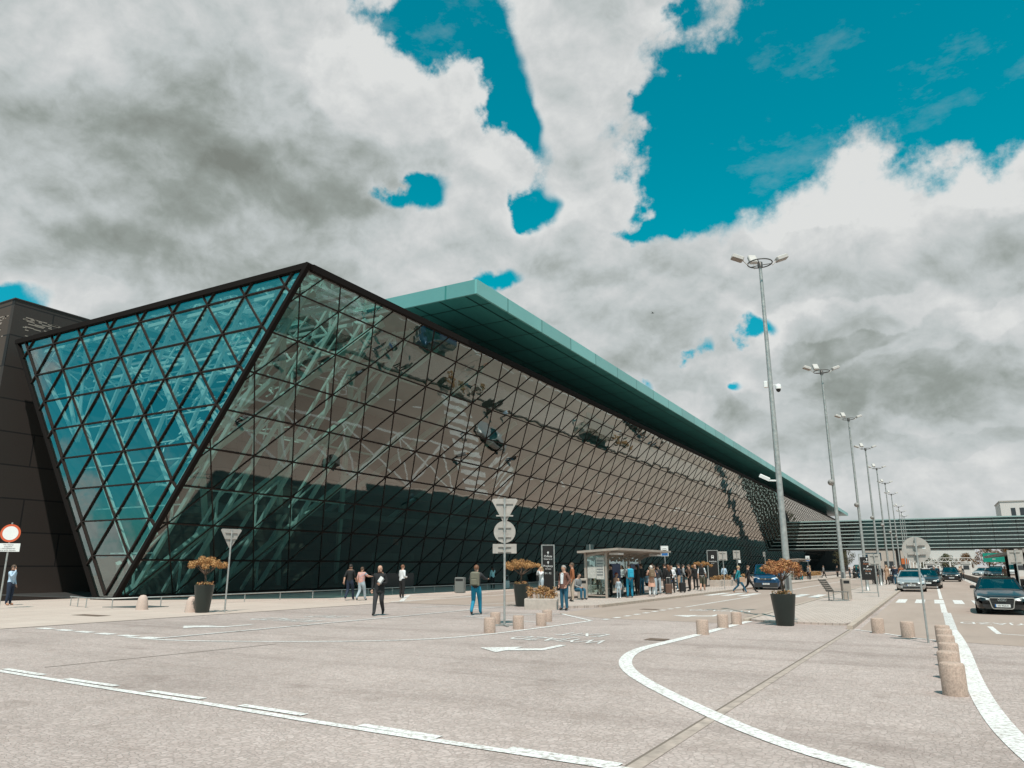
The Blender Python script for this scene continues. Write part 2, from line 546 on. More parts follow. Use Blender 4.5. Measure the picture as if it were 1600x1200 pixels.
SETTS = setts_material()
ASPH = asphalt_material()
PLAZA = slab_material('plaza_slabs', (0.52, 0.42, 0.365), (0.55, 0.45, 0.39), 1.2, 2.4)
PAVE = slab_material('median_paving', (0.47, 0.385, 0.338), (0.52, 0.43, 0.38), 0.2, 0.4)
PAINT = paint_material()
KERB = mat('kerb_granite', (0.42, 0.34, 0.28), 0.8, var=0.2, vscale=6, bump=0.3)
STEEL = mat('galvanised_steel', (0.42, 0.42, 0.40), 0.48, 0.55, var=0.18, vscale=9)
SIGNBACK = mat('sign_back_aluminium', (0.42, 0.385, 0.35), 0.6, 0.2, var=0.12, vscale=6)
DARKMETAL = mat('dark_metal', (0.05, 0.045, 0.04), 0.5, 0.3)
MULL = mat('mullion_brown', (0.020, 0.0125, 0.010), 0.7, 0.0, spec=.2)
WHITE = mat('white_paint', (0.78, 0.78, 0.76), 0.5, var=0.05)
TRUSS = mat('white_steel', (0.80, 0.84, 0.82), 0.5)
BLACK = mat('black_plastic', (0.012, 0.012, 0.012), 0.45)
RUBBER = mat('tyre_rubber', (0.015, 0.014, 0.013), 0.8)
CONC = mat('pale_concrete', (0.47, 0.405, 0.355), 0.85, var=0.15, vscale=5, bump=0.3)
GRANITE = mat('pink_granite', (0.43, 0.315, 0.255), 0.85, var=0.28, vscale=38, bump=0.5, bscale=55)
GRANITE2 = mat('smooth_pale_granite', (0.52, 0.40, 0.34), 0.8, var=0.12, vscale=30, bump=0.2)
# ================================================================== THE SETTING
def ground_sheet():
    xs = [-1500, -400, -120, -60, -52, -46, -41, -20, 0, 20, 60, 200, 1500]
    ys = [-1200, -300, -60, 0, 20, 40, 80, 160, 400, 1200, 3000]
    m = MB()
    vs = []
    for y in ys:
        for x in xs:
            z = 0.0
            if x < -41:
                z = -0.44 * min(1.0, (-41 - x) / 11.0)
            vs.append((x, y, z))
    n = len(xs)
    fs = [(j * n + i, j * n + i + 1, (j + 1) * n + i + 1, (j + 1) * n + i) for j in range(len(ys) - 1) for i in range(n - 1)]
    m.add(vs, fs)
    tag(m.build('ground', SETTS), kind='structure')


ground_sheet()


def sheet(name, poly, z, m, kind='structure'):
    mb = MB()
    mb.add([(x, y, z) for x, y in poly], [tuple(range(len(poly)))])
    o = mb.build(name, m)
    tag(o, kind=kind)
    return o


# plaza slabs along the terminal, the two carriageways, the median and the bus island
sheet('plaza_pavement', [(-41, 4), (-22.9, 4), (-22.9, 240), (-41, 240)], 0.004, PLAZA)
sheet('drop_off_road', [(-28.3, 52), (-22.5, 29), (-16.45, 29), (-16.45, 240), (-28.3, 240)], 0.007, ASPH)
sheet('bus_road', [(-12.45, 25.6), (-10.0, 24.1), (-5.45, 23.7), (-5.45, 240), (-12.45, 240)], 0.004, ASPH)
sheet('exit_road', [(-1.95, 23.1), (-0.7, 21.5), (0.0, 20.75), (1.3, 20.2), (9.0, 18.8), (9.0, 300), (-1.95, 300)], 0.004, ASPH)
sheet('far_road', [(9.6, 20), (26, 20), (26, 320), (9.6, 320)], 0.004, ASPH)


def raised(name, poly, z, m):
    mb = MB()
    mb.prism(poly, -0.05, z)
    tag(mb.build(name, m), kind='structure')


raised('median_pavement', [(-5.3, 25.2), (-4.6, 24.6), (-2.45, 24.6), (-2.3, 25.4), (-2.3, 240), (-5.3, 240)], 0.06, PAVE)
raised('bus_island', [(-16.25, 30.2), (-15.6, 29.2), (-13.4, 29.0), (-12.65, 30.0), (-12.65, 240), (-16.25, 240)], 0.10, PAVE)


def kerb(poly_line, w, z, km=None):
    mb = MB()
    for a, b in zip(poly_line, poly_line[1:]):
        mb.beam((a[0], a[1], z / 2 - 0.02), (b[0], b[1], z / 2 - 0.02), w, z + 0.04)
    tag(mb.build('kerb', km or KERB), kind='structure')


kerb([(-2.2, 23.2), (-2.2, 240)], 0.16, 0.10)
kerb([(-5.4, 24.9), (-5.4, 240)], 0.16, 0.075)
kerb([(-12.55, 30.2), (-12.55, 240)], 0.16, 0.115)
kerb([(-16.35, 30.4), (-16.35, 240)], 0.22, 0.20, mat('kerb_shaded', (0.10, 0.085, 0.075), 0.8))  # taller, darker kerb: shaded face and shelter shadow put into its colour
# sunken seams in the setts, with a flush granite band
sheet('drain_seam', [(-2.59, 5.5), (-2.56, 5.5), (-2.19, 23.1), (-2.23, 23.1)], 0.004, mat('seam_dark', (0.17, 0.135, 0.11), 0.9))
sheet('drain_band', [(-2.56, 5.5), (-2.42, 5.5), (-2.12, 23.1), (-2.19, 23.1)], 0.005, mat('band_sand', (0.385, 0.312, 0.268), 0.85, var=0.3, vscale=5))
sheet('plaza_seam', [(-22.95, 4), (-22.87, 4), (-22.87, 30), (-22.95, 30)], 0.008, MATS['seam_dark'])
sheet('pavement_seam', [(-13.66, 7.8), (-13.62, 7.8), (-13.1, 12.6), (-13.14, 12.6)], 0.004, MATS['seam_dark'])
# metal drain covers
for k, (x, y, w, h) in enumerate(((-27.2, 16.2, 1.6, .5), (-31.6, 12.9, 1.2, .5), (-6.2, 17.5, .5, .5), (0.85, 11.0, .32, .16), (-10.6, 29.5, .7, .6))):
    o = sheet('drain_cover', [(x, y), (x + w, y), (x + w, y + h), (x, y + h)], 0.010, mat('rust_iron', (0.17, 0.115, 0.085), 0.7, 0.3, var=0.3))


# ------------------------------------------------------------------ road markings
def smooth(pts, k=3):
    for _ in range(k):
        out = [pts[0]]
        for a, b in zip(pts, pts[1:]):
            out.append((a[0] * .75 + b[0] * .25, a[1] * .75 + b[1] * .25))
            out.append((a[0] * .25 + b[0] * .75, a[1] * .25 + b[1] * .75))
        out.append(pts[-1])
        pts = out
    return pts


def stripe(pts, w, z=0.008, name='road_marking'):
    mb = MB()
    vs = []
    n = len(pts)
    for i, p in enumerate(pts):
        a, b = pts[max(0, i - 1)], pts[min(n - 1, i + 1)]
        d = Vector((b[0] - a[0], b[1] - a[1])).normalized()
        vs += [(p[0] - d.y * w / 2, p[1] + d.x * w / 2, z), (p[0] + d.y * w / 2, p[1] - d.x * w / 2, z)]
    mb.add(vs, [(2 * i, 2 * i + 1, 2 * i + 3, 2 * i + 2) for i in range(n - 1)])
    tag(mb.build(name, PAINT), kind='structure')


def dashes(segs, w, z=0.008):
    mb = MB()
    for (ax, ay), (bx, by) in segs:
        d = Vector((bx - ax, by - ay)).normalized()
        px, py = -d.y * w / 2, d.x * w / 2
        mb.add([(ax + px, ay + py, z), (ax - px, ay - py, z), (bx - px, by - py, z), (bx + px, by + py, z)], [(0, 1, 2, 3)])
    tag(mb.build('road_marking', PAINT), kind='structure')


stripe([(-30, 8.1), (-18, 7.4), (-13.8, 7.16), (-10.2, 6.93), (-8.4, 6.84), (-6.2, 6.67), (-4.25, 6.57), (-2.7, 6.51), (-1.0, 6.4)], 0.13)
dashes([((-22.5, 7.9), (-20.5, 7.78)), ((-18.2, 7.6), (-16.2, 7.46)), ((-14.0, 7.34), (-12.7, 7.25)), ((-11.95, 7.19), (-10.6, 7.13)), ((-9.8, 7.09), (-8.6, 7.04)),
        ((-7.8, 6.97), (-6.65, 6.9)), ((-5.7, 6.79), (-4.6, 6.71)), ((-3.75, 6.66), (-2.6, 6.60))], 0.13, 0.0095)
stripe(smooth([(-5.3, 25.0), (-5.4, 22.0), (-5.44, 19.5), (-5.55, 17.0), (-5.62, 15.8), (-5.48, 14.6), (-5.1, 13.3), (-4.58, 12.2), (-3.9, 11.15),
               (-3.24, 10.25), (-2.6, 9.42), (-1.97, 8.65), (-1.3, 7.97), (-0.7, 7.55), (0.3, 7.0)], 2), 0.24)
stripe(smooth([(0.26, 24.5), (0.34, 21.2), (0.36, 18.2), (0.34, 15.0), (0.36, 12.5), (0.42, 10.75), (0.5, 9.6), (0.62, 8.6), (0.8, 7.4), (1.1, 6.4)], 2), 0.26)
dashes([((0.27, 24.6 + i * .42), (0.27, 24.6 + i * .42 + .36)) for i in range(20)], 0.26)
stripe([(0.2, 33.0), (0.2, 40.6)], 0.2)
stripe([(0.2, 46.6), (0.22, 240)], 0.16)
stripe([(-2.1, 23.15), (-1.47, 22.5), (-0.71, 21.3), (0.15, 20.5)], 0.10)
stripe([(3.35, 30), (3.35, 240)], 0.14)
dashes([((-22.3 + i * 1.02, 12.45 - i * .06), (-21.65 + i * 1.02, 12.42 - i * .06)) for i in range(6)], 0.28)
stripe([(-16.6, 11.95), (-16.5, 15), (-16.42, 20.4), (-16.42, 29.0)], 0.13, 0.013)
stripe(smooth([(-17.6, 11.95), (-15.8, 11.9), (-13.3, 13.0), (-11.4, 14.3), (-10.3, 15.9), (-9.9, 19.5), (-9.78, 22.8)], 2), 0.13)
stripe([(-9.8, 22.75), (-12.17, 25.5)], 0.14)
stripe([(-12.1, 25.5), (-14.6, 22.6)], 0.12)
stripe([(-10.5, 21.1), (-14.4, 22.5)], 0.10)
stripe([(-19.4, 26.0), (-17.0, 34.0)], 0.12, 0.013)
dashes([((-9.6, 23.3 + i * 1.0), (-9.6, 23.75 + i * 1.0)) for i in range(9)], 0.2)
stripe([(-9.45, 32.2), (-9.4, 45.0)], 0.13)
stripe([(-9.4, 51), (-9.4, 200)], 0.13)
dashes([((-19.6, 40 + i * 3.0), (-19.6, 41.6 + i * 3.0)) for i in range(6)], 0.14, 0.013)
# zebra crossings
for i in range(7):
    x = -12.0 + i * 0.98
    if i != 3:
        dashes([((x, 45.6), (x, 50.4))], 0.52, 0.009)
for i in range(6):
    dashes([((-1.55 + i * 0.82, 41.0), (-1.55 + i * 0.82, 45.4))], 0.42, 0.009)


def flat_text(body, size, loc, rot, material, name, parent=None, ext=0.0, stretch=1.0, space=1.0, lay=True, kind='structure'):
    cu = bpy.data.curves.new(name, 'FONT')
    cu.body = body
    cu.size = size
    cu.align_x = 'CENTER'
    cu.align_y = 'CENTER'
    cu.extrude = ext
    cu.space_character = space
    tmp = bpy.data.objects.new('tmp', cu)
    COL.objects.link(tmp)
    dg = bpy.context.evaluated_depsgraph_get()
    me = bpy.data.meshes.new_from_object(tmp.evaluated_get(dg))
    bpy.data.objects.remove(tmp)
    bpy.data.curves.remove(cu)
    me.materials.clear()
    me.materials.append(material)
    me.transform(Matrix.Diagonal((1, stretch, 1, 1)))
    o = bpy.data.objects.new(name, me)
    COL.objects.link(o)
    o.location = loc
    o.rotation_euler = rot
    if parent is not None:
        o.parent = parent
    elif kind:
        tag(o, kind=kind)
    return o


UP = R(180)
for words in (('WYJAZD', 0.62, -8.0, 16.6, 1.9), ('EXIT', 0.62, -8.0, 18.1, 1.9), ('WYJAZD', 0.72, -18.6, 18.3, 2.0), ('EXIT', 0.7, -18.6, 20.2, 2.0),
              ('WYJAZD', 0.62, -7.5, 30.3, 2.2), ('WYJAZD', 0.62, 1.75, 27.6, 1.9), ('WYJAZD', 0.7, -19.3, 45.5, 2.4)):
    flat_text(words[0], words[1], (words[2], words[3], 0.009), (0, 0, UP), PAINT, 'road_lettering', stretch=words[4])


def turn_arrow(x, y, s=1.0, flip=1):
    """lane arrow that bends to the side, seen by drivers coming the other way"""
    mb = MB()
    pts = [(0.25, 1.7), (0.43, 1.7), (0.43, .55), (-.25, .15), (-.25, -.25), (-1.0, .35), (-.25, .95), (-.25, .55), (0.25, .85)]
    tri = [(0, 1, 2, 8), (2, 3, 7, 8), (4, 5, 6)]
    mb.add([(x + px * s * flip, y + py * s, 0.009) for px, py in pts], tri)
    tag(mb.build('road_arrow', PAINT), kind='structure')


turn_arrow(-7.7, 13.8, 1.0)
turn_arrow(-18.4, 14.6, 1.0)
turn_arrow(-7.3, 26.2, 1.0)
stripe([(1.25, 26.2), (1.3, 23.5), (3.0, 22.9)], 0.14)
# markings of the drop-off road, seen mirrored in the facade
dashes([((-27.6 + i * 1.02, 61.2), (-27.6 + i * 1.02, 66.0)) for i in range(11)], 0.55, 0.013)
stripe([(-23.3, 29.5), (-23.3, 60)], 0.22, 0.013)
for k in range(4):
    ya = 30.5 + k * 7.2
    stripe([(-23.4, ya), (-28.2, ya + 7)], 0.24, 0.0135)
    stripe([(-28.2, ya), (-23.4, ya + 7)], 0.24, 0.0142)
    stripe([(-28.2, ya + 7.1), (-23.4, ya + 7.1)], 0.24, 0.0150)
dashes([((-28.0 + i * .55, 68), (-25.2 + i * .55, 73)) for i in range(7)], 0.2, 0.013)
dashes([((-24.6, 76 + i * 3.0), (-24.6, 77.6 + i * 3.0)) for i in range(50)], 0.16, 0.013)

# ================================================================== TERMINAL
Y0, Y1 = 24.3, 283.0
def FX(z):
    return -37.1 + 0.75 * z
def BX(z):
    return -38.65 - 0.766 * z

term = thing('airport_terminal', 'long dark glass terminal leaning outward over the pavement, with a teal flat canopy roof', 'terminal', (-38.5, Y0, 0))


def tpart(mb, name, m, parent=None, fix=False):
    o = mb.build(name, m, parent or term, fix=fix)
    if parent is None:
        o.location = (38.5, -Y0, 0)
    return o


GF = glass('facade_glass', (0.33, 0.52, 0.49), 0.04, 1.0, wav=0.014, tilt=0.015, gcol=(0.86, 0.895, 0.875), wscale=0.42)
GE = glass('end_wall_glass', (0.58, 0.78, 0.75), 0.12, 0.62, wav=0.006, tilt=0.022, gcol=(0.80, 0.88, 0.84), wscale=0.4)
ZR = [0.2, 2.04, 3.87, 5.7, 7.53, 9.36, 11.19, 13.02, 14.85, 15.95]
PITCH = 2.82


def node_y(k, i):
    """y of node i on facade row k; the rows step half a pitch downwards"""
    return 26.14 + PITCH * (i - 1) + 1.41 * ((13.02 - ZR[k]) / 1.83)


# facade panes: clipped triangles between neighbouring rows
def clip_y(poly, ymin, ymax):
    for s, lim in ((1, ymin), (-1, -ymax)):
        out = []
        for a, b in zip(poly, poly[1:] + poly[:1]):
            da, db = s * a[1] - lim, s * b[1] - lim
            if da >= 0:
                out.append(a)
            if da * db < 0:
                t = da / (da - db)
                out.append(tuple(a[j] + (b[j] - a[j]) * t for j in range(3)))
        poly = out
        if len(poly) < 3:
            return []
    return poly


fp = MB()
for k in range(len(ZR) - 1):
    zl, zh = ZR[k], ZR[k + 1]
    hs = (zh - zl) / 1.83 * 1.41
    for i in range(-16, 97):
        yl = node_y(k, i)
        yh = yl - hs
        A, B = (FX(zl), yl, zl), (FX(zl), yl + PITCH, zl)
        Cc, D = (FX(zh), yh, zh), (FX(zh), yh + PITCH, zh)
        # diagonals: A-C leans back, A-D leans forward
        for tri in ([A, B, D], [A, D, Cc]):
            poly = clip_y(tri, Y0 + 0.02, Y1)
            if poly:
                fp.add(poly, [tuple(range(len(poly)))])
tpart(fp, 'facade_glazing', GF)

fm = MB()
NF = Vector((0.8, 0, -0.6))
def off(p, d):
    return (p[0] + NF.x * d, p[1], p[2] + NF.z * d)
for z in ZR[:-1]:
    fm.beam(off((FX(z), Y0, z), .02), off((FX(z), Y1, z), .02), 0.075, 0.06, NF)
for i in range(-12, 97):
    yb = node_y(0, i)
    yt = yb - 1.41 * (15.75 / 1.83)
    for s in (-1, 1):
        a = (FX(.2), yb, .2)
        e = (FX(15.95), yb + s * 1.41 * 15.75 / 1.83, 15.95)
        t0, t1 = 0.0, 1.0
        dy = e[1] - a[1]
        for lim, sg in ((Y0, 1), (Y1, -1)):
            fa, fe = sg * (a[1] - lim), sg * (e[1] - lim)
            if fa < 0 and fe < 0:
                t0, t1 = 1, 0
                break
            if fa < 0:
                t0 = max(t0, fa / (fa - fe))
            if fe < 0:
                t1 = min(t1, fa / (fa - fe))
        if t1 - t0 > 0.02:
            p = tuple(a[j] + (e[j] - a[j]) * t0 for j in range(3))
            q = tuple(a[j] + (e[j] - a[j]) * t1 for j in range(3))
            fm.beam(off(p, .012 + .004 * s), off(q, .012 + .004 * s), 0.05, 0.05, NF)
tpart(fm, 'facade_mullions', MULL)

# vertical end wall, a tall inverted triangle of triangular panes between two edge strips
ZE = [0.24, 2.26, 4.12, 5.98, 7.84, 9.70, 11.56, 13.42, 15.28, 17.14]
ZTOP = 15.92
def RI(z):
    return -37.95 + 0.758 * (z - .24)
def LI(z):
    return -37.95 - 0.766 * (z - .24)
def enode(k, i):
    z = ZE[k]
    return (LI(z) + (RI(z) - LI(z)) * (i / k if k else 0), z)
def cut_top(poly):
    out = []
    for a, b in zip(poly, poly[1:] + poly[:1]):
        if a[1] <= ZTOP:
            out.append(a)
        if (a[1] - ZTOP) * (b[1] - ZTOP) < 0:
            t = (ZTOP - a[1]) / (b[1] - a[1])
            out.append((a[0] + (b[0] - a[0]) * t, ZTOP))
    return out
eg = MB()
def epane(poly):
    poly = cut_top(poly)
    if len(poly) > 2:
        eg.add([(x, Y0, z) for x, z in poly], [tuple(range(len(poly)))])
for k in range(9):
    for i in range(k + 1):
        if k:
            if i < k:
                epane([enode(k, i), enode(k, i + 1), enode(k + 1, i + 1)])
        epane([enode(k, i), enode(k + 1, i + 1), enode(k + 1, i)])
    zl, zh = ZE[k], ZE[k + 1]
    epane([(RI(zl), zl), (FX(zl), zl), (FX(zh), zh), (RI(zh), zh)])
    epane([(BX(zl), zl), (LI(zl), zl), (LI(zh), zh), (BX(zh), zh)])
epane([(BX(0), 0), (FX(0), 0), (FX(.24), .24), (BX(.24), .24)])
tpart(eg, 'end_wall_glazing', GE)

em = MB()
NE = (0, -1, 0)
yE = Y0 - 0.03
def bar(p, q, w, dy=0):
    a, b = (p, q) if p[1] <= q[1] else (q, p)
    if b[1] > ZTOP:
        t = (ZTOP - a[1]) / (b[1] - a[1])
        b = (a[0] + (b[0] - a[0]) * t, ZTOP)
    em.beam((a[0], yE + dy, a[1]), (b[0], yE + dy, b[1]), w, .11, NE)
for k in range(1, 9):
    bar(enode(k, 0), enode(k, k), .075)
    z = ZE[k]
    bar((RI(z), z), (FX(z - .5) - .05, z - .5), .09, .002)
    bar((LI(z), z), (BX(z - .5) + .05, z - .5), .09, .002)
for i in range(9):
    bar(enode(i, i) if False else enode(max(i, 0), 0) if i == 0 else enode(i, 0), enode(9, 9 - i) if False else enode(9, 9 - i), .058, -.002) if i else None
    bar(enode(i, i), enode(9, i), .058, .003) if i else None
bar(enode(0, 0), enode(9, 9), .10, -.002)
bar(enode(0, 0), enode(9, 0), .10, .003)
tpart(em, 'end_wall_mullions', MULL)

# dark frames along the leaning corners and roof edge
fr = MB()
fr.beam((FX(0) + .02, Y0 - .06, 0), (FX(16.15) + .02, Y0 - .06, 16.15), 0.20, 0.26, NE)
fr.beam((BX(0), Y0 - .04, 0), (BX(16.15), Y0 - .04, 16.15), 0.16, 0.20, NE)
fr.box(BX(16) - .1, FX(16.0) + .1, Y0 - .16, Y0 + .25, 15.90, 16.2)
fr.box(FX(16.0) - .25, FX(16.0) + .16, Y0 + .25, 33.0, 15.86, 16.2)
fr.box(FX(16.0) - .25, FX(16.0) + .16, 33.0, Y1, 15.86, 16.21)
fr.box(-39.1, -36.95, Y0 - .1, Y0 + .35, -.3, .16)
fr.box(-37.6, -36.9, Y0 + .35, Y1, -.1, .18)
tpart(fr, 'edge_frame', mat('edge_frame_dark', (0.012, 0.0095, 0.0085), 0.9, 0.0, spec=.1))

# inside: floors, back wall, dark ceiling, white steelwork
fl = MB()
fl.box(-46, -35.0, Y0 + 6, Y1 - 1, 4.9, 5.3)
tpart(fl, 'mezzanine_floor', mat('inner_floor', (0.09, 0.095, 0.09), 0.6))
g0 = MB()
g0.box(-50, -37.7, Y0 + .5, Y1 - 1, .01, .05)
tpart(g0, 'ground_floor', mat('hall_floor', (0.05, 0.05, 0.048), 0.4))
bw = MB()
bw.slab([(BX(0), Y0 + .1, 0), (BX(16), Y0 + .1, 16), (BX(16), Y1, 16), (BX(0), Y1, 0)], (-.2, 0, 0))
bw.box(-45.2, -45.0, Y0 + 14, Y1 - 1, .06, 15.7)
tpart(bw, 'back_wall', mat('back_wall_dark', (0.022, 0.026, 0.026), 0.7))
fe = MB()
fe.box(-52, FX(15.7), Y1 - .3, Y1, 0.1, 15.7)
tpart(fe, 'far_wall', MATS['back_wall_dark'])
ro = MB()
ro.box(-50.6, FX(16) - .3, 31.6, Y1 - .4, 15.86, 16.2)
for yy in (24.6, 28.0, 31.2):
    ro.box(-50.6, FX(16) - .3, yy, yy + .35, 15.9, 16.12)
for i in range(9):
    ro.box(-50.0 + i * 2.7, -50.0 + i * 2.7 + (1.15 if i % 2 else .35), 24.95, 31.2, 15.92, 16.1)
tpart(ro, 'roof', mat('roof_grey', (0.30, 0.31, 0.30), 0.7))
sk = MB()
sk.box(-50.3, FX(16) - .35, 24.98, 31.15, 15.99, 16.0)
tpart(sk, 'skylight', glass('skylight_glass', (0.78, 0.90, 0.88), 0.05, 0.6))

tr = MB()
rnd = random.Random(3)
yy = 25.5
j = 0
while yy < 37:
    # leaning frame behind the facade: two chords and a zigzag
    if yy > 24:
        for z0 in range(0, 9):
            za, zb = .3 + z0 * 1.72, .3 + (z0 + 1) * 1.72
            tr.beam((FX(za) - .7, yy, za), (FX(zb) - 2.0, yy, zb), .10, .10) if z0 % 2 == 0 else tr.beam((FX(za) - 2.0, yy, za), (FX(zb) - .7, yy, zb), .10, .10)
        tr.beam((FX(.2) - .65, yy, .2), (FX(15.7) - .65, yy, 15.7), .16, .24, NF)
        tr.beam((FX(.2) - 2.0, yy, .2), (FX(15.7) - 2.0, yy, 15.7), .16, .16, NF)
    # roof truss across the hall
    tr.beam((FX(15.6) - .8, yy, 15.55), (-49.8, yy, 15.55), .18, .2)
    tr.beam((FX(14.0) - .8, yy, 14.0), (-48.6, yy, 14.0), .16, .16)
    x = -27.4
    up_ = True
    while x > -48.4:
        tr.beam((x, yy, 14.0 if up_ else 15.5), (x - 1.4, yy, 15.5 if up_ else 14.0), .09, .09)
        x -= 1.4
        up_ = not up_
    yy += 2.82 if j < 3 else 5.64
    j += 1
for x, z in ((-30, 14.0), (-34.5, 14.0), (-39, 14.0), (-43.5, 14.0), (-47.5, 14.0), (-33, 9.2), (-36, 6.0)):
    tr.beam((x, Y0 + .8, z), (x, 40, z), .12, .12)
# sloped struts behind the end wall
for i in range(9):
    x = -27.6 - i * 2.82
    tr.beam((x, Y0 + .8, 15.3), (x - 4.5, Y0 + 1.6, 8.9) if x - 4.5 > BX(8.9) + .4 else (BX(9.2) + .4, Y0 + 1.6, 9.2), .17, .17)
    tr.beam((x - 1.2, Y0 + .9, 14.9), (x - 1.2, Y0 + 4.2, 13.0), .08, .08)
for k in range(90):
    x = rnd.uniform(-46, -31)
    z = rnd.uniform(9.2, 14.6)
    if BX(z) + 1 < x < FX(z) - 1.5:
        y = rnd.uniform(25.6, 33)
        tr.beam((x, y, z), (x + rnd.uniform(-1.6, 1.6), y + rnd.uniform(-1, 1), z + rnd.uniform(-1.2, 1.2)), .07, .07)
for k in range(5):
    z = 2.4 + k * 2.5
    tr.beam((BX(z) + .5, Y0 + 1.3, z), (FX(z) - .9, Y0 + 1.3, z), .07, .07)
for i in range(9):
    za = max(.4, 14.9 - 0) 
    zb = .24 + (2.87 * i + .9) / 1.524
    if zb < 14:
        tr.beam((LI(14.9) + 2.87 * i + .9, Y0 + 1.5, 14.9), (LI(zb) + 2.87 * i + .9 - .5, Y0 + 1.5, zb + .6), .20, .24, NE)
tpart(tr, 'steel_truss', TRUSS)
PGS = mat('pale_green_steel', (0.46, 0.54, 0.515), 0.5)
for i in range(12):
    y = 29 + i * 8.2
    cl = MB()
    cl.beam((-44.0, y, 5.3), (FX(13.5) - 2.6, y, 13.6), .3, .3)
    tpart(cl, 'inner_column', PGS)
for i in range(-3, 2):
    yb = 25.4 + 5.64 * i
    t0 = max(0, (Y0 + .6 - yb) / 12.1)
    if t0 < .95:
        p, q = Vector((FX(.2) - 1.1, yb, .2)), Vector((FX(15.6) - 1.1, yb + 12.1, 15.6))
        cl = MB()
        cl.beam(p.lerp(q, t0), q, .42, .25, NF)
        r_ = Vector((FX(.2) - 2.4, yb + 12.1, .2)), Vector((FX(15.6) - 2.4, yb, 15.6))
        t1 = min(1, (yb + 12.1 - Y0 - .6) / 12.1)
        tpart(cl, 'leaning_column', PGS)
        cl = MB()
        cl.beam(r_[0], r_[0].lerp(r_[1], t1), .26, .26, NF)
        tpart(cl, 'leaning_column', PGS)
# entrance screens low in the shaded facade
for y in (43.5, 70.0, 98.0, 126.0):
    en = MB()
    en.box(-37.55, -36.2, y, y + 5.2, .05, 2.7)
    tpart(en, 'entrance_door', mat('entrance_dark', (0.02, 0.026, 0.026), 0.25))
lit = MB()
lit.box(-36.02, -35.9, 45.6, 46.2, 3.3, 3.75)
o = lit.build('red_sign', mat('red_sign_paint', (0.35, 0.06, 0.03), 0.5), term)
o.location = (38.5, -Y0, 0)

# canopy roof
def panels(name, ca, joint, sx, sy, rough=0.5, axes='XY'):
    m = bpy.data.materials.new(name)
    m.use_nodes = True
    g = NG(m.node_tree)
    b = m.node_tree.nodes['Principled BSDF']
    tc = g.n('ShaderNodeTexCoord').outputs['Object']
    s = g.n('ShaderNodeSeparateXYZ', {0: tc})
    a = s.outputs['XYZ'.index(axes[0])]
    c = s.outputs['XYZ'.index(axes[1])]
    vec = g.n('ShaderNodeCombineXYZ', {0: a, 1: c}).outputs[0]
    br = g.n('ShaderNodeTexBrick', {'Vector': vec, 'Color1': (*ca, 1), 'Color2': (*[x * .84 for x in ca], 1), 'Mortar': (*joint, 1),
                                    'Scale': 1.0, 'Mortar Size': 0.07, 'Brick Width': sx, 'Row Height': sy}, offset=0.0)
    nz = g.noise(tc, 0.3, 5, 0.6)
    cc = g.mix(g.rng(nz, 0.35, 0.7, 0, 0.3), br.outputs[0], g.v('MULTIPLY', br.outputs[0], (0.72, 0.78, 0.78)))
    g.t.links.new(cc, b.inputs['Base Color'])
    b.inputs['Roughness'].default_value = rough
    return m


can = thing('canopy_roof', None, None)
can.parent = term
can.location = (38.5, -Y0, 0)
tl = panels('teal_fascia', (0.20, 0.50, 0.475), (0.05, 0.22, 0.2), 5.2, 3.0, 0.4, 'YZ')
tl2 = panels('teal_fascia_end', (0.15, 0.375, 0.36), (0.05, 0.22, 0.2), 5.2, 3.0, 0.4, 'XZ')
so = panels('green_soffit', (0.044, 0.215, 0.20), (0.004, 0.022, 0.02), 2.05, 3.6, 0.32, 'XY')
CX, CY, CZ = -23.57, 37.5, 18.8
c1 = MB()
c1.box(-56, CX - .15, CY + .15, Y1 - .1, CZ + .04, CZ + .7)
c1.build('soffit', so, can)
c2 = MB()
c2.box(CX - .15, CX, CY, Y1, CZ, CZ + .98)
c2.build('side_fascia', tl, can)
c3 = MB()
c3.box(-56, CX - .15, CY, CY + .15, CZ, CZ + .98)
c3.build('end_fascia', tl2, can)
c4 = MB()
c4.box(-53, -30.2, CY + 4, Y1 - .5, 16.2, CZ + .04)
c4.build('clerestory_wall', mat('clerestory_shade', (0.012, 0.012, 0.012), 0.8), can)  # wall coloured near black to hold the shade under the canopy

# ------------------------------------------------------------------ dark stone building on the far left
def wall_panels(name, base_c, along):
    m = bpy.data.materials.new(name)
    m.use_nodes = True
    g = NG(m.node_tree)
    b = m.node_tree.nodes['Principled BSDF']
    tc = g.n('ShaderNodeTexCoord').outputs['Object']
    s = g.n('ShaderNodeSeparateXYZ', {0: tc})
    vec = g.n('ShaderNodeCombineXYZ', {0: s.outputs[along], 1: s.outputs[2]}).outputs[0]
    br = g.n('ShaderNodeTexBrick', {'Vector': vec, 'Color1': (*base_c, 1), 'Color2': (*[c * .85 for c in base_c], 1), 'Mortar': (0.006, 0.006, 0.006, 1),
                                    'Scale': 1.0, 'Mortar Size': 0.05, 'Brick Width': 5.2, 'Row Height': 2.15}, offset=0.5)
    nz = g.noise(tc, 14, 5, 0.7)
    c = g.mix(g.rng(nz, 0.3, 0.7, 0, .4), br.outputs[0], g.v('MULTIPLY', br.outputs[0], (0.6, 0.6, 0.6)))
    g.t.links.new(c, b.inputs['Base Color'])
    b.inputs['Roughness'].default_value = 0.8
    return m


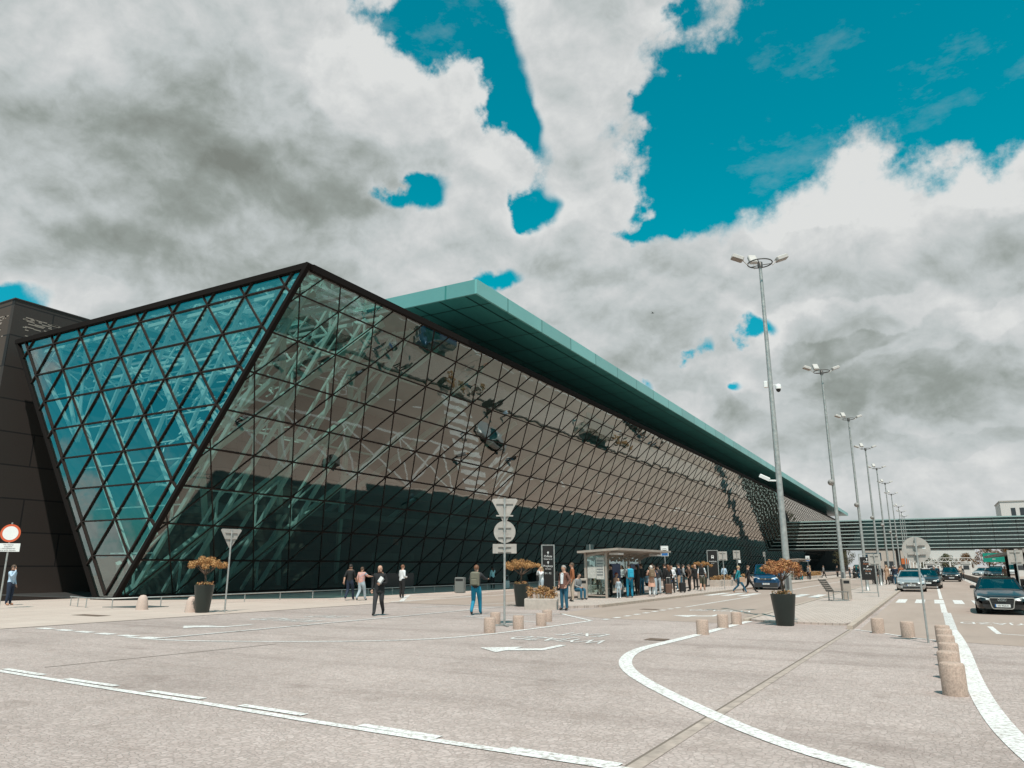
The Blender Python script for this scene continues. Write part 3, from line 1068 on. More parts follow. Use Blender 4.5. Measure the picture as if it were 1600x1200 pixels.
db = thing('dark_stone_building', 'windowless dark brown stone building standing left of the glass end wall', 'building', (-52, 24.2, -.44))
w = MB()
w.box(-.35, 0, 0, 60, 0, 19.7)
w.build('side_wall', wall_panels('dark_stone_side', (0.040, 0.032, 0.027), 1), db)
w = MB()
w.box(-40, -.35, 0, .35, 0, 19.7)
w.build('end_wall', wall_panels('dark_stone_sunlit_end', (0.07, 0.05, 0.038), 0), db)  # lighter copy of the stone, with the sunlit look put into its colour
w = MB()
w.box(-40, -.36, .36, 60, 19.2, 19.5)
w.build('roof', MATS['back_wall_dark'], db)
w = MB()
w.box(-40.05, .05, -.05, .06, 19.7, 19.78)
w.box(-.06, .05, .06, 60, 19.7, 19.78)
w.build('coping', DARKMETAL, db)
rp = random.Random(5)
w = MB()
for k in range(150):
    if rp.random() < .5:
        y = rp.uniform(.5, 7) ** 1.0
        z = 18.6 - rp.random() ** 1.5 * 1.5
        w.box(.0, .012, y, y + rp.uniform(.2, .7), z, z + .07)
    else:
        x = -rp.uniform(.5, 6)
        z = 18.6 - rp.random() ** 1.5 * 1.5
        w.box(x - rp.uniform(.2, .7), x, -.012, 0, z, z + .07)
w.build('perforated_band', mat('perforation_pale', (0.30, 0.25, 0.21), 0.7), db)

# ------------------------------------------------------------------ footbridge
br_ = thing('glass_footbridge', 'enclosed glass footbridge with pale horizontal louvres crossing the road', 'footbridge', (0, 182, 0))
BZ0, BZ1 = 5.2, 11.75
XA, XB = -33.2, 42
b1 = MB()
b1.box(XA, XB, .35, .40, BZ0 + .35, BZ1 - .3)
b1.build('glazing', glass('bridge_glass', (0.22, 0.42, 0.38), 0.07, 0.75, wav=0.004, tilt=0.02, wscale=1.5), br_)
b2 = MB()
b2.box(XA, XB, .2, 4.2, BZ0, BZ0 + .35)
b2.build('deck', mat('bridge_deck_dark', (0.022, 0.022, 0.02), 0.6), br_)
b3 = MB()
b3.box(XA, XB, .2, 4.2, BZ1 - .3, BZ1)
b3.build('roof', MATS['bridge_deck_dark'], br_)
b3 = MB()
b3.box(XA, XB, 0, .2, BZ1 - .22, BZ1 + .02)
b3.build('roof_edge', mat('roof_edge_teal', (0.30, 0.42, 0.40), 0.5), br_)
b4 = MB()
for k in range(8):
    z = BZ0 + .32 + k * .77
    i = XA
    while i < 20.5:
        b4.box(i, i + 4.05, -.05, .16, z, z + .15)
        i += 4.1
b4.build('louvre', mat('louvre_pale', (0.40, 0.48, 0.455), 0.5, var=.2), br_)
for i in range(0, 17):
    x = XA + i * 4.1
    b5 = MB()
    b5.box(x - .06, x + .06, .17, .34, BZ0 + .35, BZ1 - .3)
    b5.build('frame_post', DARKMETAL, br_)
b6 = MB()
b6.box(XA, XB, 3.9, 4.1, BZ0 + .35, BZ1 - .3)
for i in range(17):
    x = XA + .8 + i * 4.1
    b6.beam((x, 3.2, BZ0 + .4), (x + 3, 3.2, BZ1 - .4), .22, .22)
b6.build('inner_wall', mat('bridge_inner', (0.07, 0.10, 0.095), 0.6), br_)
for x in (-6.2, 14.5):
    b7 = MB()
    b7.box(x - .45, x + .45, 1.2, 2.2, 0, BZ0)
    b7.build('column', mat('bridge_column_black', (0.02, 0.02, 0.02), 0.5), br_)
b8 = MB()
b8.box(20.5, 42, -.3, .18, BZ0 - .1, BZ1 + .25)
b8.build('end_cladding', glass('end_cladding_glass', (0.1, 0.2, 0.19), 0.12, 0.7), br_)
# ================================================================== STREET FURNITURE
# ------------------------------------------------------------------ lamp masts
LH = 12.2
lamp = thing('lamp_mast', 'tallest-looking lamp mast behind the dark planter tub, with a dome camera', 'lamp mast', (-4.1, 25.5, .06), 0, 'ring-headed lamp masts along the median')
m = MB()
m.lathe([(.19, 0), (.19, .02), (.12, .03), (.115, .5), (.055, LH)], 14)
m.box(-.17, .17, -.17, .17, 0, .03)
m.build('pole', STEEL, lamp)
m = MB()
m.box(-.035, .045, -.14, -.10, .95, 1.35)
m.build('access_hatch', mat('hatch_dark', (0.10, 0.10, 0.10), 0.5), lamp)
m = MB()
m.ringtube((0, 0, LH - .05), .42, .022)
for k in range(3):
    a = R(30 + 120 * k)
    m.tube([(0, 0, LH - .12), (.42 * math.cos(a), .42 * math.sin(a), LH - .05)], .016, 6)
m.lathe([(.09, LH - .22), (.09, LH - .02), (.02, LH + .02)], 10)
m.build('ring_frame', mat('ring_dark', (0.10, 0.095, 0.09), 0.5, 0.5), lamp)
LHEAD = mat('lamp_head_grey', (0.50, 0.47, 0.44), 0.5, var=.1)
LGL = mat('lamp_lens', (0.26, 0.22, 0.19), 0.2)
for a, tl in ((-151, .34), (29, .34), (119, 1.0)):
    ca_, sa_ = math.cos(R(a)), math.sin(R(a))
    Mx = Matrix.Translation((ca_ * .62, sa_ * .62, LH + (.22 if a == 119 else .06))) @ Matrix.Rotation(R(a), 4, 'Z') @ Matrix.Rotation(-tl, 4, 'Y')
    h = MB()
    h.M = Mx
    h.bev(-.02, .40, -.15, .15, -.03, .11, .03)
    h.tube([(-.22, 0, -.1), (.0, 0, .02)], .02, 6)
    ho = h.build('lamp_head', LHEAD, lamp)
    h = MB()
    h.M = Mx
    h.box(.01, .38, -.135, .135, -.045, -.031)
    h.build('lens', LGL, ho)
LAMPY = [25.5, 42.6, 58, 74, 90, 107, 124, 151.5, 166, 182]
names = ['second lamp mast, rising behind the grey bench', 'third lamp mast, behind the black arrow sign board', 'fourth lamp mast, foot hidden by people in dark coats',
         'fifth lamp mast counted from the planter tub', 'sixth lamp mast, last but one before the footbridge', 'seventh lamp mast, just in front of the footbridge louvres',
         'lamp mast directly behind the footbridge', 'second lamp mast rising behind the footbridge', 'farthest lamp mast beyond the footbridge']
lamps = [lamp]
for yy, nm in zip(LAMPY[1:], names):
    lamps.append(copy_tree(lamp, (-4.1, yy, .06), R(2 * yy % 9 - 4), nm))
# the equipment boxes on the masts
m = MB()
m.bev(-.22, -.09, -.07, .07, 7.6, 7.82, .02)
m.box(.05, .24, -.015, .015, 7.64, 7.67)
m.build('camera_box', WHITE, lamp)
m = MB()
m.lathe([(.02, 7.68), (.08, 7.66), (.095, 7.57), (.095, 7.5)], 14, (.24, 0, 0))
o = m.build('dome_camera', WHITE, lamp)
m = MB()
m.lathe([(.08, 7.5), (.07, 7.44), (.035, 7.40), (.001, 7.39)], 14, (.24, 0, 0))
m.build('dome', BLACK, o)
m = MB()
m.beam((0, 0, 4.40), (-.30, -.05, 4.42), .05, .05)
m.M = Matrix.Translation((-.42, -.08, 4.5)) @ Matrix.Rotation(R(28), 4, 'Y') @ Matrix.Rotation(R(20), 4, 'Z')
m.bev(-.2, .15, -.06, .06, -.05, .07, .02)
m.build('bullet_camera', WHITE, lamp)
SPK = mat('loudspeaker_grey', (0.30, 0.28, 0.26), 0.6)
for lo, z in zip(lamps[1:7], (6.0, 5.9, 5.9, 6.0, 5.9, 5.9)):
    m = MB()
    m.lathe([(.05, -.16), (.09, -.05), (.17, .14), (.17, .17)], 12, (0, 0, 0), axis='Y')
    m.box(-.03, .03, -.02, .3, -.05, .05)
    o = m.build('loudspeaker', SPK, lo)
    o.location = (-.1, -.26, z)
# the head of another lamp that just enters the picture on the right
fl2 = thing('floodlight_mast', 'dark floodlight frame on a mast at the right edge of the sky', 'lamp mast', (5.7, 24, 0))
m = MB()
m.lathe([(.13, 0), (.06, 8.6)], 12, (.5, 0, 0))
m.build('pole', STEEL, fl2)
m = MB()
m.beam((.5, 0, 8.55), (-.9, -.1, 8.6), .05, .05)
m.beam((.5, 0, 8.35), (-.9, -.25, 8.4), .04, .04)
m.build('arm', DARKMETAL, fl2)
m = MB()
m.M = Matrix.Translation((-.95, -.2, 8.45)) @ Matrix.Rotation(R(50), 4, 'Y')
m.bev(-.3, .3, -.12, .12, -.05, .07, .02)
m.build('lamp_head', BLACK, fl2)

# ------------------------------------------------------------------ stone bollards
def bollard(loc, label, h=.40, r=.155, rz=0.0, group='cylindrical pink granite bollards'):
    o = thing('bollard', label, 'bollard', loc, rz, group)
    return o


def bol_mesh(h, r):
    m = MB()
    m.lathe([(r * 1.0, -.02), (r, h - .03), (r - .012, h - .008), (r - .04, h), (0.0001, h)], 28)
    return m


bm_ = bol_mesh(.40, .155).build('bollard', GRANITE)
BOLS = [(0.07, 12.25, .42, 'nearest granite bollard, beside the widening white edge line at the right'),
        (0.05, 13.95, .41, 'second nearest granite bollard in the right-hand row'), (0.08, 15.6, .40, 'third granite bollard counted from the camera in the right-hand row'),
        (0.06, 17.3, .40, 'fourth granite bollard counted from the camera in the right-hand row'), (0.05, 18.9, .40, 'second farthest bollard in the row along the white edge line'),
        (0.03, 20.4, .38, 'farthest bollard in the row along the white edge line, behind all others'),
        (-1.44, 22.3, .38, 'bollard on the thin white line, left of the sign pole, nearer the median kerb'), (-0.72, 21.35, .38, 'bollard on the thin white line, close left of the round sign pole'),
        (-5.36, 19.65, .37, 'nearest of three bollards on the curved line in front of the planter tub'), (-5.42, 22.05, .37, 'middle one of three bollards on the curved line by the planter tub'),
        (-5.36, 23.5, .36, 'farthest of three bollards on the curved line, closest to the planter tub'),
        (-10.43, 17.45, .38, 'bollard left of the triangular sign pole, standing nearest the white line'), (-10.36, 18.9, .36, 'bollard just right of the triangular sign pole'),
        (-10.3, 20.2, .36, 'bollard in front of the concrete flower box, lower in the picture'), (-10.9, 21.8, .36, 'bollard directly below the concrete flower box, partly hidden by another'),
        (-11.7, 19.9, .36, 'bollard behind the foot of the triangular sign pole'), (2.95, 31.5, .5, 'bollard half hidden by the black car at the right edge')]
first = True
for x, y, h, lb in BOLS:
    o = bm_ if first else bm_.copy()
    if not first:
        COL.objects.link(o)
    first = False
    o.location = (x, y, 0)
    o.rotation_euler = (0, 0, x * 7 + y)
    o.scale = (1, 1, h / .40)
    tag(o, lb, 'bollard', 'cylindrical pink granite bollards')
m = MB()
m.lathe([(.26, -.02), (.25, .1), (.215, .36), (.17, .50), (.10, .565), (.0001, .58)], 28)
cb = m.build('bollard', GRANITE2)
CONES = [(-28.1, 19.6, 'smooth pale rounded stone bollard in front of the glass corner', 1), (-24.98, 19.5, 'smooth pale rounded stone bollard left of the dark planter tub', 1),
         (-16.1, 52.0, 'rounded bollard in front of the silver taxi, left one', .8), (-15.6, 55.2, 'rounded bollard in front of the silver taxi, right one', .8)]
for i, (x, y, lb, s) in enumerate(CONES):
    o = cb if i == 0 else cb.copy()
    if i:
        COL.objects.link(o)
    o.location = (x, y, 0 if i < 2 else .1)
    o.scale = (s * .9, s * .9, s)
    tag(o, lb, 'bollard', 'rounded pale stone bollards')

# ------------------------------------------------------------------ planters
POT = mat('pot_dark_green', (0.020, 0.030, 0.026), 0.42, var=.12, vscale=3)
BARK = mat('bark_brown', (0.10, 0.065, 0.045), 0.9, bump=.5)
SOIL = mat('soil', (0.09, 0.06, 0.04), 0.95)


def leaf_mat(name, a, b_, c):
    m = bpy.data.materials.new(name)
    m.use_nodes = True
    g = NG(m.node_tree)
    bs = m.node_tree.nodes['Principled BSDF']
    geo = g.n('ShaderNodeNewGeometry')
    rp_ = g.n('ShaderNodeValToRGB', {0: geo.outputs['Random Per Island']})
    e = rp_.color_ramp
    e.elements[0].color = (*a, 1)
    e.elements[1].color = (*c, 1)
    k = e.elements.new(.5)
    k.color = (*b_, 1)
    g.t.links.new(rp_.outputs[0], bs.inputs['Base Color'])
    bs.inputs['Roughness'].default_value = 0.7
    MATS[name] = m
    return m


LEAF = leaf_mat('autumn_leaves', (0.20, 0.085, 0.028), (0.42, 0.20, 0.065), (0.60, 0.35, 0.14))
LEAF2 = leaf_mat('rusty_leaves', (0.17, 0.055, 0.022), (0.38, 0.14, 0.05), (0.50, 0.27, 0.10))
PETAL = leaf_mat('orange_flowers', (0.48, 0.19, 0.09), (0.58, 0.30, 0.14), (0.34, 0.27, 0.09))


def leaves(mb, rnd, c, r, n, s, flat=1.0, shell=.55):
    """many small leaf faces spread through an ellipsoidal clump"""
    for _ in range(n):
        d = Vector((rnd.gauss(0, 1), rnd.gauss(0, 1), rnd.gauss(0, 1))).normalized()
        q = r * (shell + (1 - shell) * rnd.random()) * (0.85 + .3 * rnd.random())
        p = Vector(c) + Vector((d.x * q, d.y * q, d.z * q * flat))
        nrm = (d + Vector((rnd.uniform(-.8, .8), rnd.uniform(-.8, .8), rnd.uniform(-.4, .9)))).normalized()
        t = nrm.orthogonal().normalized()
        t = Matrix.Rotation(rnd.uniform(0, 6.28), 3, nrm) @ t
        b = nrm.cross(t)
        L, w = s * rnd.uniform(.7, 1.3), s * rnd.uniform(.35, .6)
        mb.add([p - t * L * .5, p + b * w * .5, p + t * L * .6 + nrm * .1 * s, p - b * w * .5], [(0, 1, 2, 3)])


def potted_tree(loc, rz, label, seed, s=1.0, crown_w=.72, leafm=None, h=.9):
    rnd = random.Random(seed)
    t = thing('potted_tree', label, 'potted tree', loc, rz, 'clipped trees in dark tubs')
    m = MB()
    m.lathe([(.235, 0), (.25, .02), (.36, h - .01), (.365, h), (.335, h), (.33, h - .06), (.0001, h - .06)], 32)
    m.build('tub', POT, t)
    m = MB()
    m.lathe([(.33, h - .05), (.15, h - .015), (.0001, h)], 16)
    m.build('soil', SOIL, t)
    m = MB()
    for k in range(46):
        a, q = rnd.uniform(0, 6.28), rnd.uniform(.05, .31)
        leaves(m, rnd, (q * math.cos(a), q * math.sin(a), h + .01 + rnd.uniform(0, .07)), .05, 9, .05)
    m.build('underplanting', PETAL, t)
    zc = h + .66
    m = MB()
    m.tube([(0, 0, h - .02), (.02, .01, h + .2), (-.015, .0, h + .42), (0, 0, zc)], [.045, .035, .03, .022], 8)
    for k in range(9):
        a = k * 2.4
        m.tube([(0, 0, h + .36), (.5 * crown_w * math.cos(a), .5 * crown_w * math.sin(a), zc + rnd.uniform(-.05, .12))], [.02, .008], 5)
    m.build('trunk', BARK, t)
    m = MB()
    n = 17
    for k in range(n):
        a = k * 2.399
        q = crown_w * math.sqrt((k + .4) / n) * .92
        z = zc + .24 * (1 - (q / crown_w) ** 2) + rnd.uniform(-.11, .09)
        leaves(m, rnd, (q * math.cos(a), q * math.sin(a), z), rnd.uniform(.13, .2), 230, .055, .75)
    m.build('crown', leafm or LEAF, t)
    return t


potted_tree((-4.0, 23.75, .0), 0, 'potted tree with rusty crown at the foot of the tall lamp mast', 1, crown_w=.62, leafm=LEAF2)
potted_tree((-24.35, 19.5, 0), 1, 'potted tree with a flat orange crown near the glass corner', 2, crown_w=.80, h=1.02)
potted_tree((-15.9, 29.3, .0), 2, 'potted tree with orange crown behind the concrete flower box', 3, crown_w=.86, h=.95)
potted_tree((-16.2, 60.5, .1), 3, 'potted tree with brown crown left of the bus totem sign', 4, crown_w=.85, h=1.0)


def flower_box(loc, rz, label, L, Wd, H, seed, big=1.0):
    rnd = random.Random(seed)
    t = thing('flower_box', label, 'flower box', loc, rz, 'concrete boxes with orange shrubs')
    m = MB()
    m.bev(-L / 2, L / 2, -Wd / 2, Wd / 2, 0, H, .02)
    m.build('box', CONC, t)
    m = MB()
    for k in range(int(26 * L)):
        x, y = rnd.uniform(-L / 2 + .1, L / 2 - .1), rnd.uniform(-Wd / 2 + .08, Wd / 2 - .08)
        z = H + rnd.uniform(.03, .34) * big
        leaves(m, rnd, (x, y, z), .11, 46, .075)
        m.tube([(x * .9, y * .9, H - .02), (x, y, z)], [.012, .006], 4)
    m.build('shrub', leaf_mat('shrub_leaves', (0.20, 0.085, 0.03), (0.42, 0.21, 0.08), (0.52, 0.35, 0.16)) if 'shrub_leaves' not in MATS else MATS['shrub_leaves'], t)


flower_box((-14.25, 28.0, 0), R(22), 'concrete flower box with orange shrubs beside the bus island tip', 1.35, .85, .42, 11, 1.3)
flower_box((-15.7, 62.6, .1), 0, 'small flower box right of the brown potted tree, under the bus totem', .9, .9, .5, 12)
flower_box((-15.6, 64.6, .1), 0, 'flower box with orange plants between the totem and the seated person', 1.4, .9, .5, 13)
flower_box((-14.9, 69.5, .1), 0, 'flower box behind the seated person, next to the blue van', .9, .9, .55, 14)
for i in range(3):
    flower_box((-14.6, 104 + i * 6.0, .1), R(90), ('nearest', 'middle', 'farthest')[i] + ' low orange hedge box beyond the second bus shelter', 4.6, .9, .35, 15 + i, 1.5)
sb = thing('stone_block', 'plain pale stone seat block beside the flower box', 'stone block', (-15.3, 31.2, .1))
m = MB()
m.bev(-.55, .55, -.4, .4, 0, .45, .02)
m.build('block', CONC, sb)
sb2 = thing('stone_block', 'pale stone seat block under the seated person with jeans', 'stone block', (-15.15, 66.8, .1))
m = MB()
m.bev(-.6, .6, -.35, .35, 0, .46, .02)
m.build('block', CONC, sb2)

# ------------------------------------------------------------------ signs
def sign_base(t, h, r=.03, base=False):
    m = MB()
    m.tube([(0, 0, 0), (0, 0, h)], r, 10)
    m.build('pole', STEEL, t)
    if base:
        m = MB()
        for a in (15, 105):
            c, s = math.cos(R(a)) * .42, math.sin(R(a)) * .42
            m.beam((-c, -s, .03), (c, s, .03), .07, .04)
        m.build('cross_foot', STEEL, t)


def brackets(m, y, zs, w):
    for z in zs:
        m.box(-w, w, y - .035, y, z - .02, z + .02)
        m.box(-.05, .05, y - .06, y, z - .035, z + .035)


TH = R(29)
t = thing('give_way_sign', 'tall pole with the grey backs of a triangle, a disc and a plate', 'road sign', (-11.21, 19.6, 0), TH)
sign_base(t, 3.74, .034, True)
def tri_slab(z_top, w, h, y=.045, rnd_=.05):
    pts = [(-w + rnd_, z_top), (w - rnd_, z_top), (w, z_top - rnd_), (.04, z_top - h), (-.04, z_top - h), (-w, z_top - rnd_)]
    return [(x, y, z) for x, z in pts]
m = MB()
m.slab(tri_slab(3.72, .40, .72), (0, .012, 0))
brackets(m, .045, (3.58, 3.2), .26)
m.build('triangle_plate', SIGNBACK, t)
m = MB()
m.lathe([(.33, .045), (.33, .057)], 36, (0, 0, 2.72), axis='Y')
brackets(m, .045, (2.86, 2.58), .2)
m.build('round_plate', SIGNBACK, t)
m = MB()
m.box(-.36, .36, .045, .057, 2.08, 2.36)
brackets(m, .045, (2.29, 2.14), .2)
m.build('sub_plate', SIGNBACK, t)
m = MB()
m.lathe([(.27, .058), (.27, .060)], 30, (0, 0, 2.72), axis='Y')
m.build('disc_face', mat('sign_blue', (0.02, 0.12, 0.42), 0.4), t)

t = thing('give_way_sign', 'narrow grey back of a triangle sign beside the left planter tub', 'road sign', (-23.7, 20.0, 0), R(75))
sign_base(t, 3.1, .032)
m = MB()
m.slab(tri_slab(3.12, .42, .72, .04), (0, .012, 0))
m.box(-.02, .02, .02, .05, 2.5, 3.05)
brackets(m, .04, (2.98, 2.75), .24)
m.build('triangle_plate', SIGNBACK, t)

t = thing('no_entry_sign', 'white disc with an orange-red rim over a lettered plate at the left edge', 'road sign', (-33.8, 17.1, 0), R(50))
m = MB()
m.tube([(0, 0, 0), (0.0, 0, 3.5)], .034, 10)
m.build('pole', STEEL, t)
m = MB()
m.lathe([(.37, -.055), (.37, -.04)], 36, (0, 0, 3.06), axis='Y')
o = m.build('rim', mat('sign_orange_red', (0.62, 0.11, 0.04), 0.4), t)
m = MB()
m.lathe([(.285, -.06), (.285, -.055)], 36, (0, 0, 3.06), axis='Y')
m.build('disc', WHITE, o)
m = MB()
m.box(-.42, .42, -.055, -.04, 2.30, 2.64)
o = m.build('text_plate', WHITE, t)
BLKTXT = mat('black_lettering', (0.03, 0.03, 0.03), 0.6)
for k, line in enumerate(('Nie dotyczy', 'pojazdów', 'z identyfikatorem', 'oraz służb lotniska')):
    flat_text(line, .075, (0, -.058, 2.585 - k * .078), (R(90), 0, 0), BLKTXT, 'lettering', o)

t = thing('round_sign', 'round grey sign back with two brackets, in front of the right carriageway', 'road sign', (-.28, 20.0, 0), R(8))
sign_base(t, 2.36, .024)
m = MB()
m.lathe([(.30, .045), (.30, .058)], 36, (0, 0, 2.08), axis='Y')
brackets(m, .045, (2.2, 1.99), .19)
m.build('round_plate', SIGNBACK, t)
m = MB()
m.box(.13, .2, .042, .045, 2.1, 2.13)
m.build('sticker', WHITE, t)


def rect_sign(loc, rz, label, w, h, ztop, sticker=False):
    t = thing('plate_sign', label, 'road sign', loc, rz)
    sign_base(t, ztop + .02, .028)
    m = MB()
    m.box(-w / 2, w / 2, .04, .052, ztop - h, ztop)
    brackets(m, .04, (ztop - .1, ztop - h + .1), w * .34)
    m.build('plate', SIGNBACK, t)
    if sticker:
        m = MB()
        m.box(.1, .3, .03, .04, ztop - h - .3, ztop - h - .06)
        m.build('small_plate', WHITE, t)


rect_sign((-13.25, 55.2, .1), R(20), 'square grey sign back in front of the bus totem', .62, .64, 2.66)
rect_sign((-14.2, 64, .1), R(20), 'grey sign back with a small white plate beneath, left of the blue van', .56, .72, 2.9, True)
rect_sign((-2.78, 46.5, .06), R(10), 'square grey sign back right of the black arrow board', .62, .62, 2.32)
rect_sign((3.98, 48.5, 0), R(12), 'grey sign back above the black car at the right edge', .72, .72, 2.55)
rect_sign((-12.4, 66.5, .1), R(80), 'thin sign on a pole seen edge-on in front of the blue van', .5, .4, 2.8)

SB = mat('totem_black', (0.014, 0.012, 0.011), 0.35)
TXT = mat('totem_white_print', (0.75, 0.74, 0.72), 0.5)
ORG = mat('totem_orange_print', (0.55, 0.19, 0.08), 0.5)


def up_arrow(m, x, z, s, y, rot=0):
    pts = [(-.12, -.5), (.12, -.5), (.12, .05), (.42, .05), (0, .5), (-.42, .05), (-.12, .05)]
    c, sn = math.cos(rot), math.sin(rot)
    m.add([(x + (px * c - pz * sn) * s, y, z + (px * sn + pz * c) * s) for px, pz in pts], [(0, 1, 2, 6), (3, 4, 5)])


def totem(loc, rz, label, w, z0, h, frame_h, lines, icons, bus=False):
    t = thing('direction_totem', label, 'info sign', loc, rz)
    m = MB()
    for x in (-w / 2 - .05, w / 2 + .05):
        m.box(x - .03, x + .03, -.03, .03, 0, frame_h)
    m.box(-w / 2 - .08, w / 2 + .08, -.03, .03, frame_h, frame_h + .05)
    m.box(-w / 2 - .08, w / 2 + .08, -.028, .028, .02, .05)
    m.build('frame', STEEL, t)
    m = MB()
    m.box(-w / 2, w / 2, -.04, .04, z0, z0 + h)
    o = m.build('board', SB, t)
    m = MB()
    for x, z, s, r in icons:
        up_arrow(m, x, z, s, -.042, r)
    if bus:
        z = z0 + h * .80
        m.M = Matrix.Translation((0, -.042, z)) @ Matrix.Rotation(R(90), 4, 'X')
        m.add([(-.1, -.1, 0), (.1, -.1, 0), (.12, .0, 0), (.1, .14, 0), (-.1, .14, 0), (-.12, 0, 0)], [(0, 1, 2, 3, 4, 5)])
        m.add([(-.1, -.15, 0), (-.05, -.15, 0), (-.05, -.1, 0), (-.1, -.1, 0)], [(0, 1, 2, 3)])
        m.add([(.05, -.15, 0), (.1, -.15, 0), (.1, -.1, 0), (.05, -.1, 0)], [(0, 1, 2, 3)])
        m.M = None
    m.build('pictogram', TXT, o)
    if bus:
        m = MB()
        m.box(-.075, .075, -.046, -.043, z0 + h * .80 + .02, z0 + h * .80 + .1)
        m.build('pictogram_window', SB, o)
    for txt, sz, z, mt in lines:
        flat_text(txt, sz, (0, -.045, z), (R(90), 0, 0), mt, 'lettering', o)
    return t


totem((-19.75, 39.7, .0), TH, 'tall framed black totem with two white arrows behind the flower box', .62, .1, 2.78, 2.9,
      [('Odloty', .17, 2.28, TXT), ('Departures', .11, 2.12, TXT), ('Przyloty', .17, 1.72, TXT), ('Arrivals', .11, 1.56, TXT), ('P1  P2', .14, 1.30, TXT)],
      [(0, 2.48, .17, 0), (0, 1.92, .17, 0)])
totem((-17.5, 69, .0), R(16), 'tall framed black totem with a white bus pictogram', .82, .35, 2.75, 3.1,
      [('Autobusy', .17, 2.15, TXT), ('Buses', .1, 1.98, TXT)], [], True)
totem((-3.62, 53, .06), R(12), 'black arrow sign board on thin legs in front of the third lamp mast', .78, .80, 1.42, 2.38,
      [('Odloty', .15, 1.94, TXT), ('Departures', .105, 1.80, ORG), ('Przyloty', .15, 1.48, TXT), ('Arrivals', .1, 1.35, ORG), ('P1  P2', .12, 1.2, TXT)],
      [(0, 2.10, .14, 0), (0, 1.64, .14, R(-45))])
t = thing('notice_board', 'narrow dark board on a slim pole left of the bus shelter', 'info sign', (-17.4, 40.5, .0), TH)
m = MB()
m.tube([(0, 0, 0), (0, 0, 2.95)], .03, 8)
m.build('pole', STEEL, t)
m = MB()
m.box(-.22, .22, .03, .06, 1.75, 2.95)
o = m.build('board', mat('board_teal_dark', (0.03, 0.05, 0.05), 0.4), t)
m = MB()
up_arrow(m, .1, 2.3, .22, .028, R(45))
m.build('pictogram', TXT, o)


def bus_stop_sign(loc, rz, label, s=1.0):
    t = thing('bus_stop_sign', label, 'bus stop sign', loc, rz, 'bus stop signs on the island')
    m = MB()
    m.tube([(0, 0, 0), (0, 0, 2.4)], .03, 8)
    m.build('pole', STEEL, t)
    m = MB()
    m.box(-.26, .26, -.03, .03, 2.28, 2.98)
    o = m.build('plate', mat('sign_pale_grey', (0.55, 0.56, 0.55), 0.5), t)
    m = MB()
    m.box(-.21, .21, -.036, -.031, 2.52, 2.93)
    m.build('white_field', WHITE, o)
    m = MB()
    m.box(-.21, .21, -.036, -.031, 2.32, 2.515)
    m.build('blue_field', mat('stop_blue', (0.02, 0.13, 0.36), 0.45), o)
    m = MB()
    m.box(-.13, .13, -.04, -.037, 2.62, 2.80)
    m.build('bus_pictogram', BLKTXT, o)
    m = MB()
    m.box(-.11, .11, -.043, -.041, 2.70, 2.77)
    m.build('pictogram_window', WHITE, o)


bus_stop_sign((-16.0, 50.2, .1), R(20), 'white and blue bus stop sign above the near shelter roof')
bus_stop_sign((-14.6, 108, .1), R(14), 'bus stop sign beside the far shelter behind the tall lamp mast')

# ------------------------------------------------------------------ bus shelter
SHM = mat('shelter_beige_steel', (0.40, 0.335, 0.285), 0.5, 0.2, var=.1)
SGL = glass('shelter_glass', (0.82, 0.90, 0.88), 0.05, 0.6)


def shelter(loc, L, label, n_people_gap=0):
    t = thing('bus_shelter', label, 'bus shelter', loc, 0, 'bus shelters on the island')
    D = 2.3
    m = MB()
    for y in (0.12, L * .33, L * .66, L - 1.4):
        m.box(-.06, .06, y - .06, y + .06, 0, 2.3)
        m.beam((0, y, 2.1), (1.4, y, 2.38), .06, .1)
    m.box(.02, D * .5, .08, .16, 0.1, .16)
    m.box(-.06, .06, .1, L - 1.3, 2.2, 2.3)
    m.box(D * .5 - .05, D * .5 + .05, .06, .16, 0, 2.3)
    m.build('frame', SHM, t)
    m = MB()
    m.slab([(-.3, -.3, 2.28), (-.3, L - 1.2, 2.28), (D - .3, L - 1.2, 2.42), (D - .3, -.3, 2.42)], (0, 0, .11))
    m.build('roof', SHM, t)
    m = MB()
    m.box(-.005, .005, .18, L * .33 - .08, .25, 2.15)
    m.box(-.005, .005, L * .33 + .08, L * .66 - .08, .25, 2.15)
    m.box(-.005, .005, L * .66 + .08, L - 1.5, .25, 2.15)
    m.build('back_glass', SGL, t)
    m = MB()
    m.box(.1, D * .5 - .08, .11, .12, .2, 2.15)
    m.build('side_glass', SGL, t)
    m = MB()
    m.box(.12, .6, .06, .10, 1.0, 1.6)
    m.box(.62, 1.06, .06, .10, .95, 2.05)
    o = m.build('poster_case', mat('poster_pale', (0.50, 0.48, 0.44), 0.6, var=.25, vscale=14), t)
    m = MB()
    for k in range(6):
        m.box(.66, 1.0, .05, .058, 1.15 + k * .14, 1.21 + k * .14)
    m.build('timetable_lines', mat('timetable_grey', (0.2, 0.2, 0.2), 0.6), o)
    m = MB()
    m.box(.25, .65, .6, L - 2.0, .42, .47)
    for y in (1.0, L * .5, L - 2.4):
        m.box(.4, .5, y - .04, y + .04, 0, .42)
    m.build('bench', SHM, t)
    for y in (L * .36, L * .69):
        m = MB()
        m.box(.03, .05, y, y + 1.5, .7, 1.75)
        m.build('blue_panel', mat('shelter_blue', (0.02, 0.06, 0.16), 0.4), t)
    for y in (.5, L - 3.0):
        m = MB()
        m.box(1.2, 1.7, y, y + .8, 2.20, 2.29)
        m.build('roof_lamp', WHITE, t)
    for k in range(7):
        y = 1.4 + k * (L - 3.5) / 6
        m = MB()
        m.beam((.05, y, 1.9), (.85, y, 2.28), .05, .12)
        m.build('rib', SHM, t)


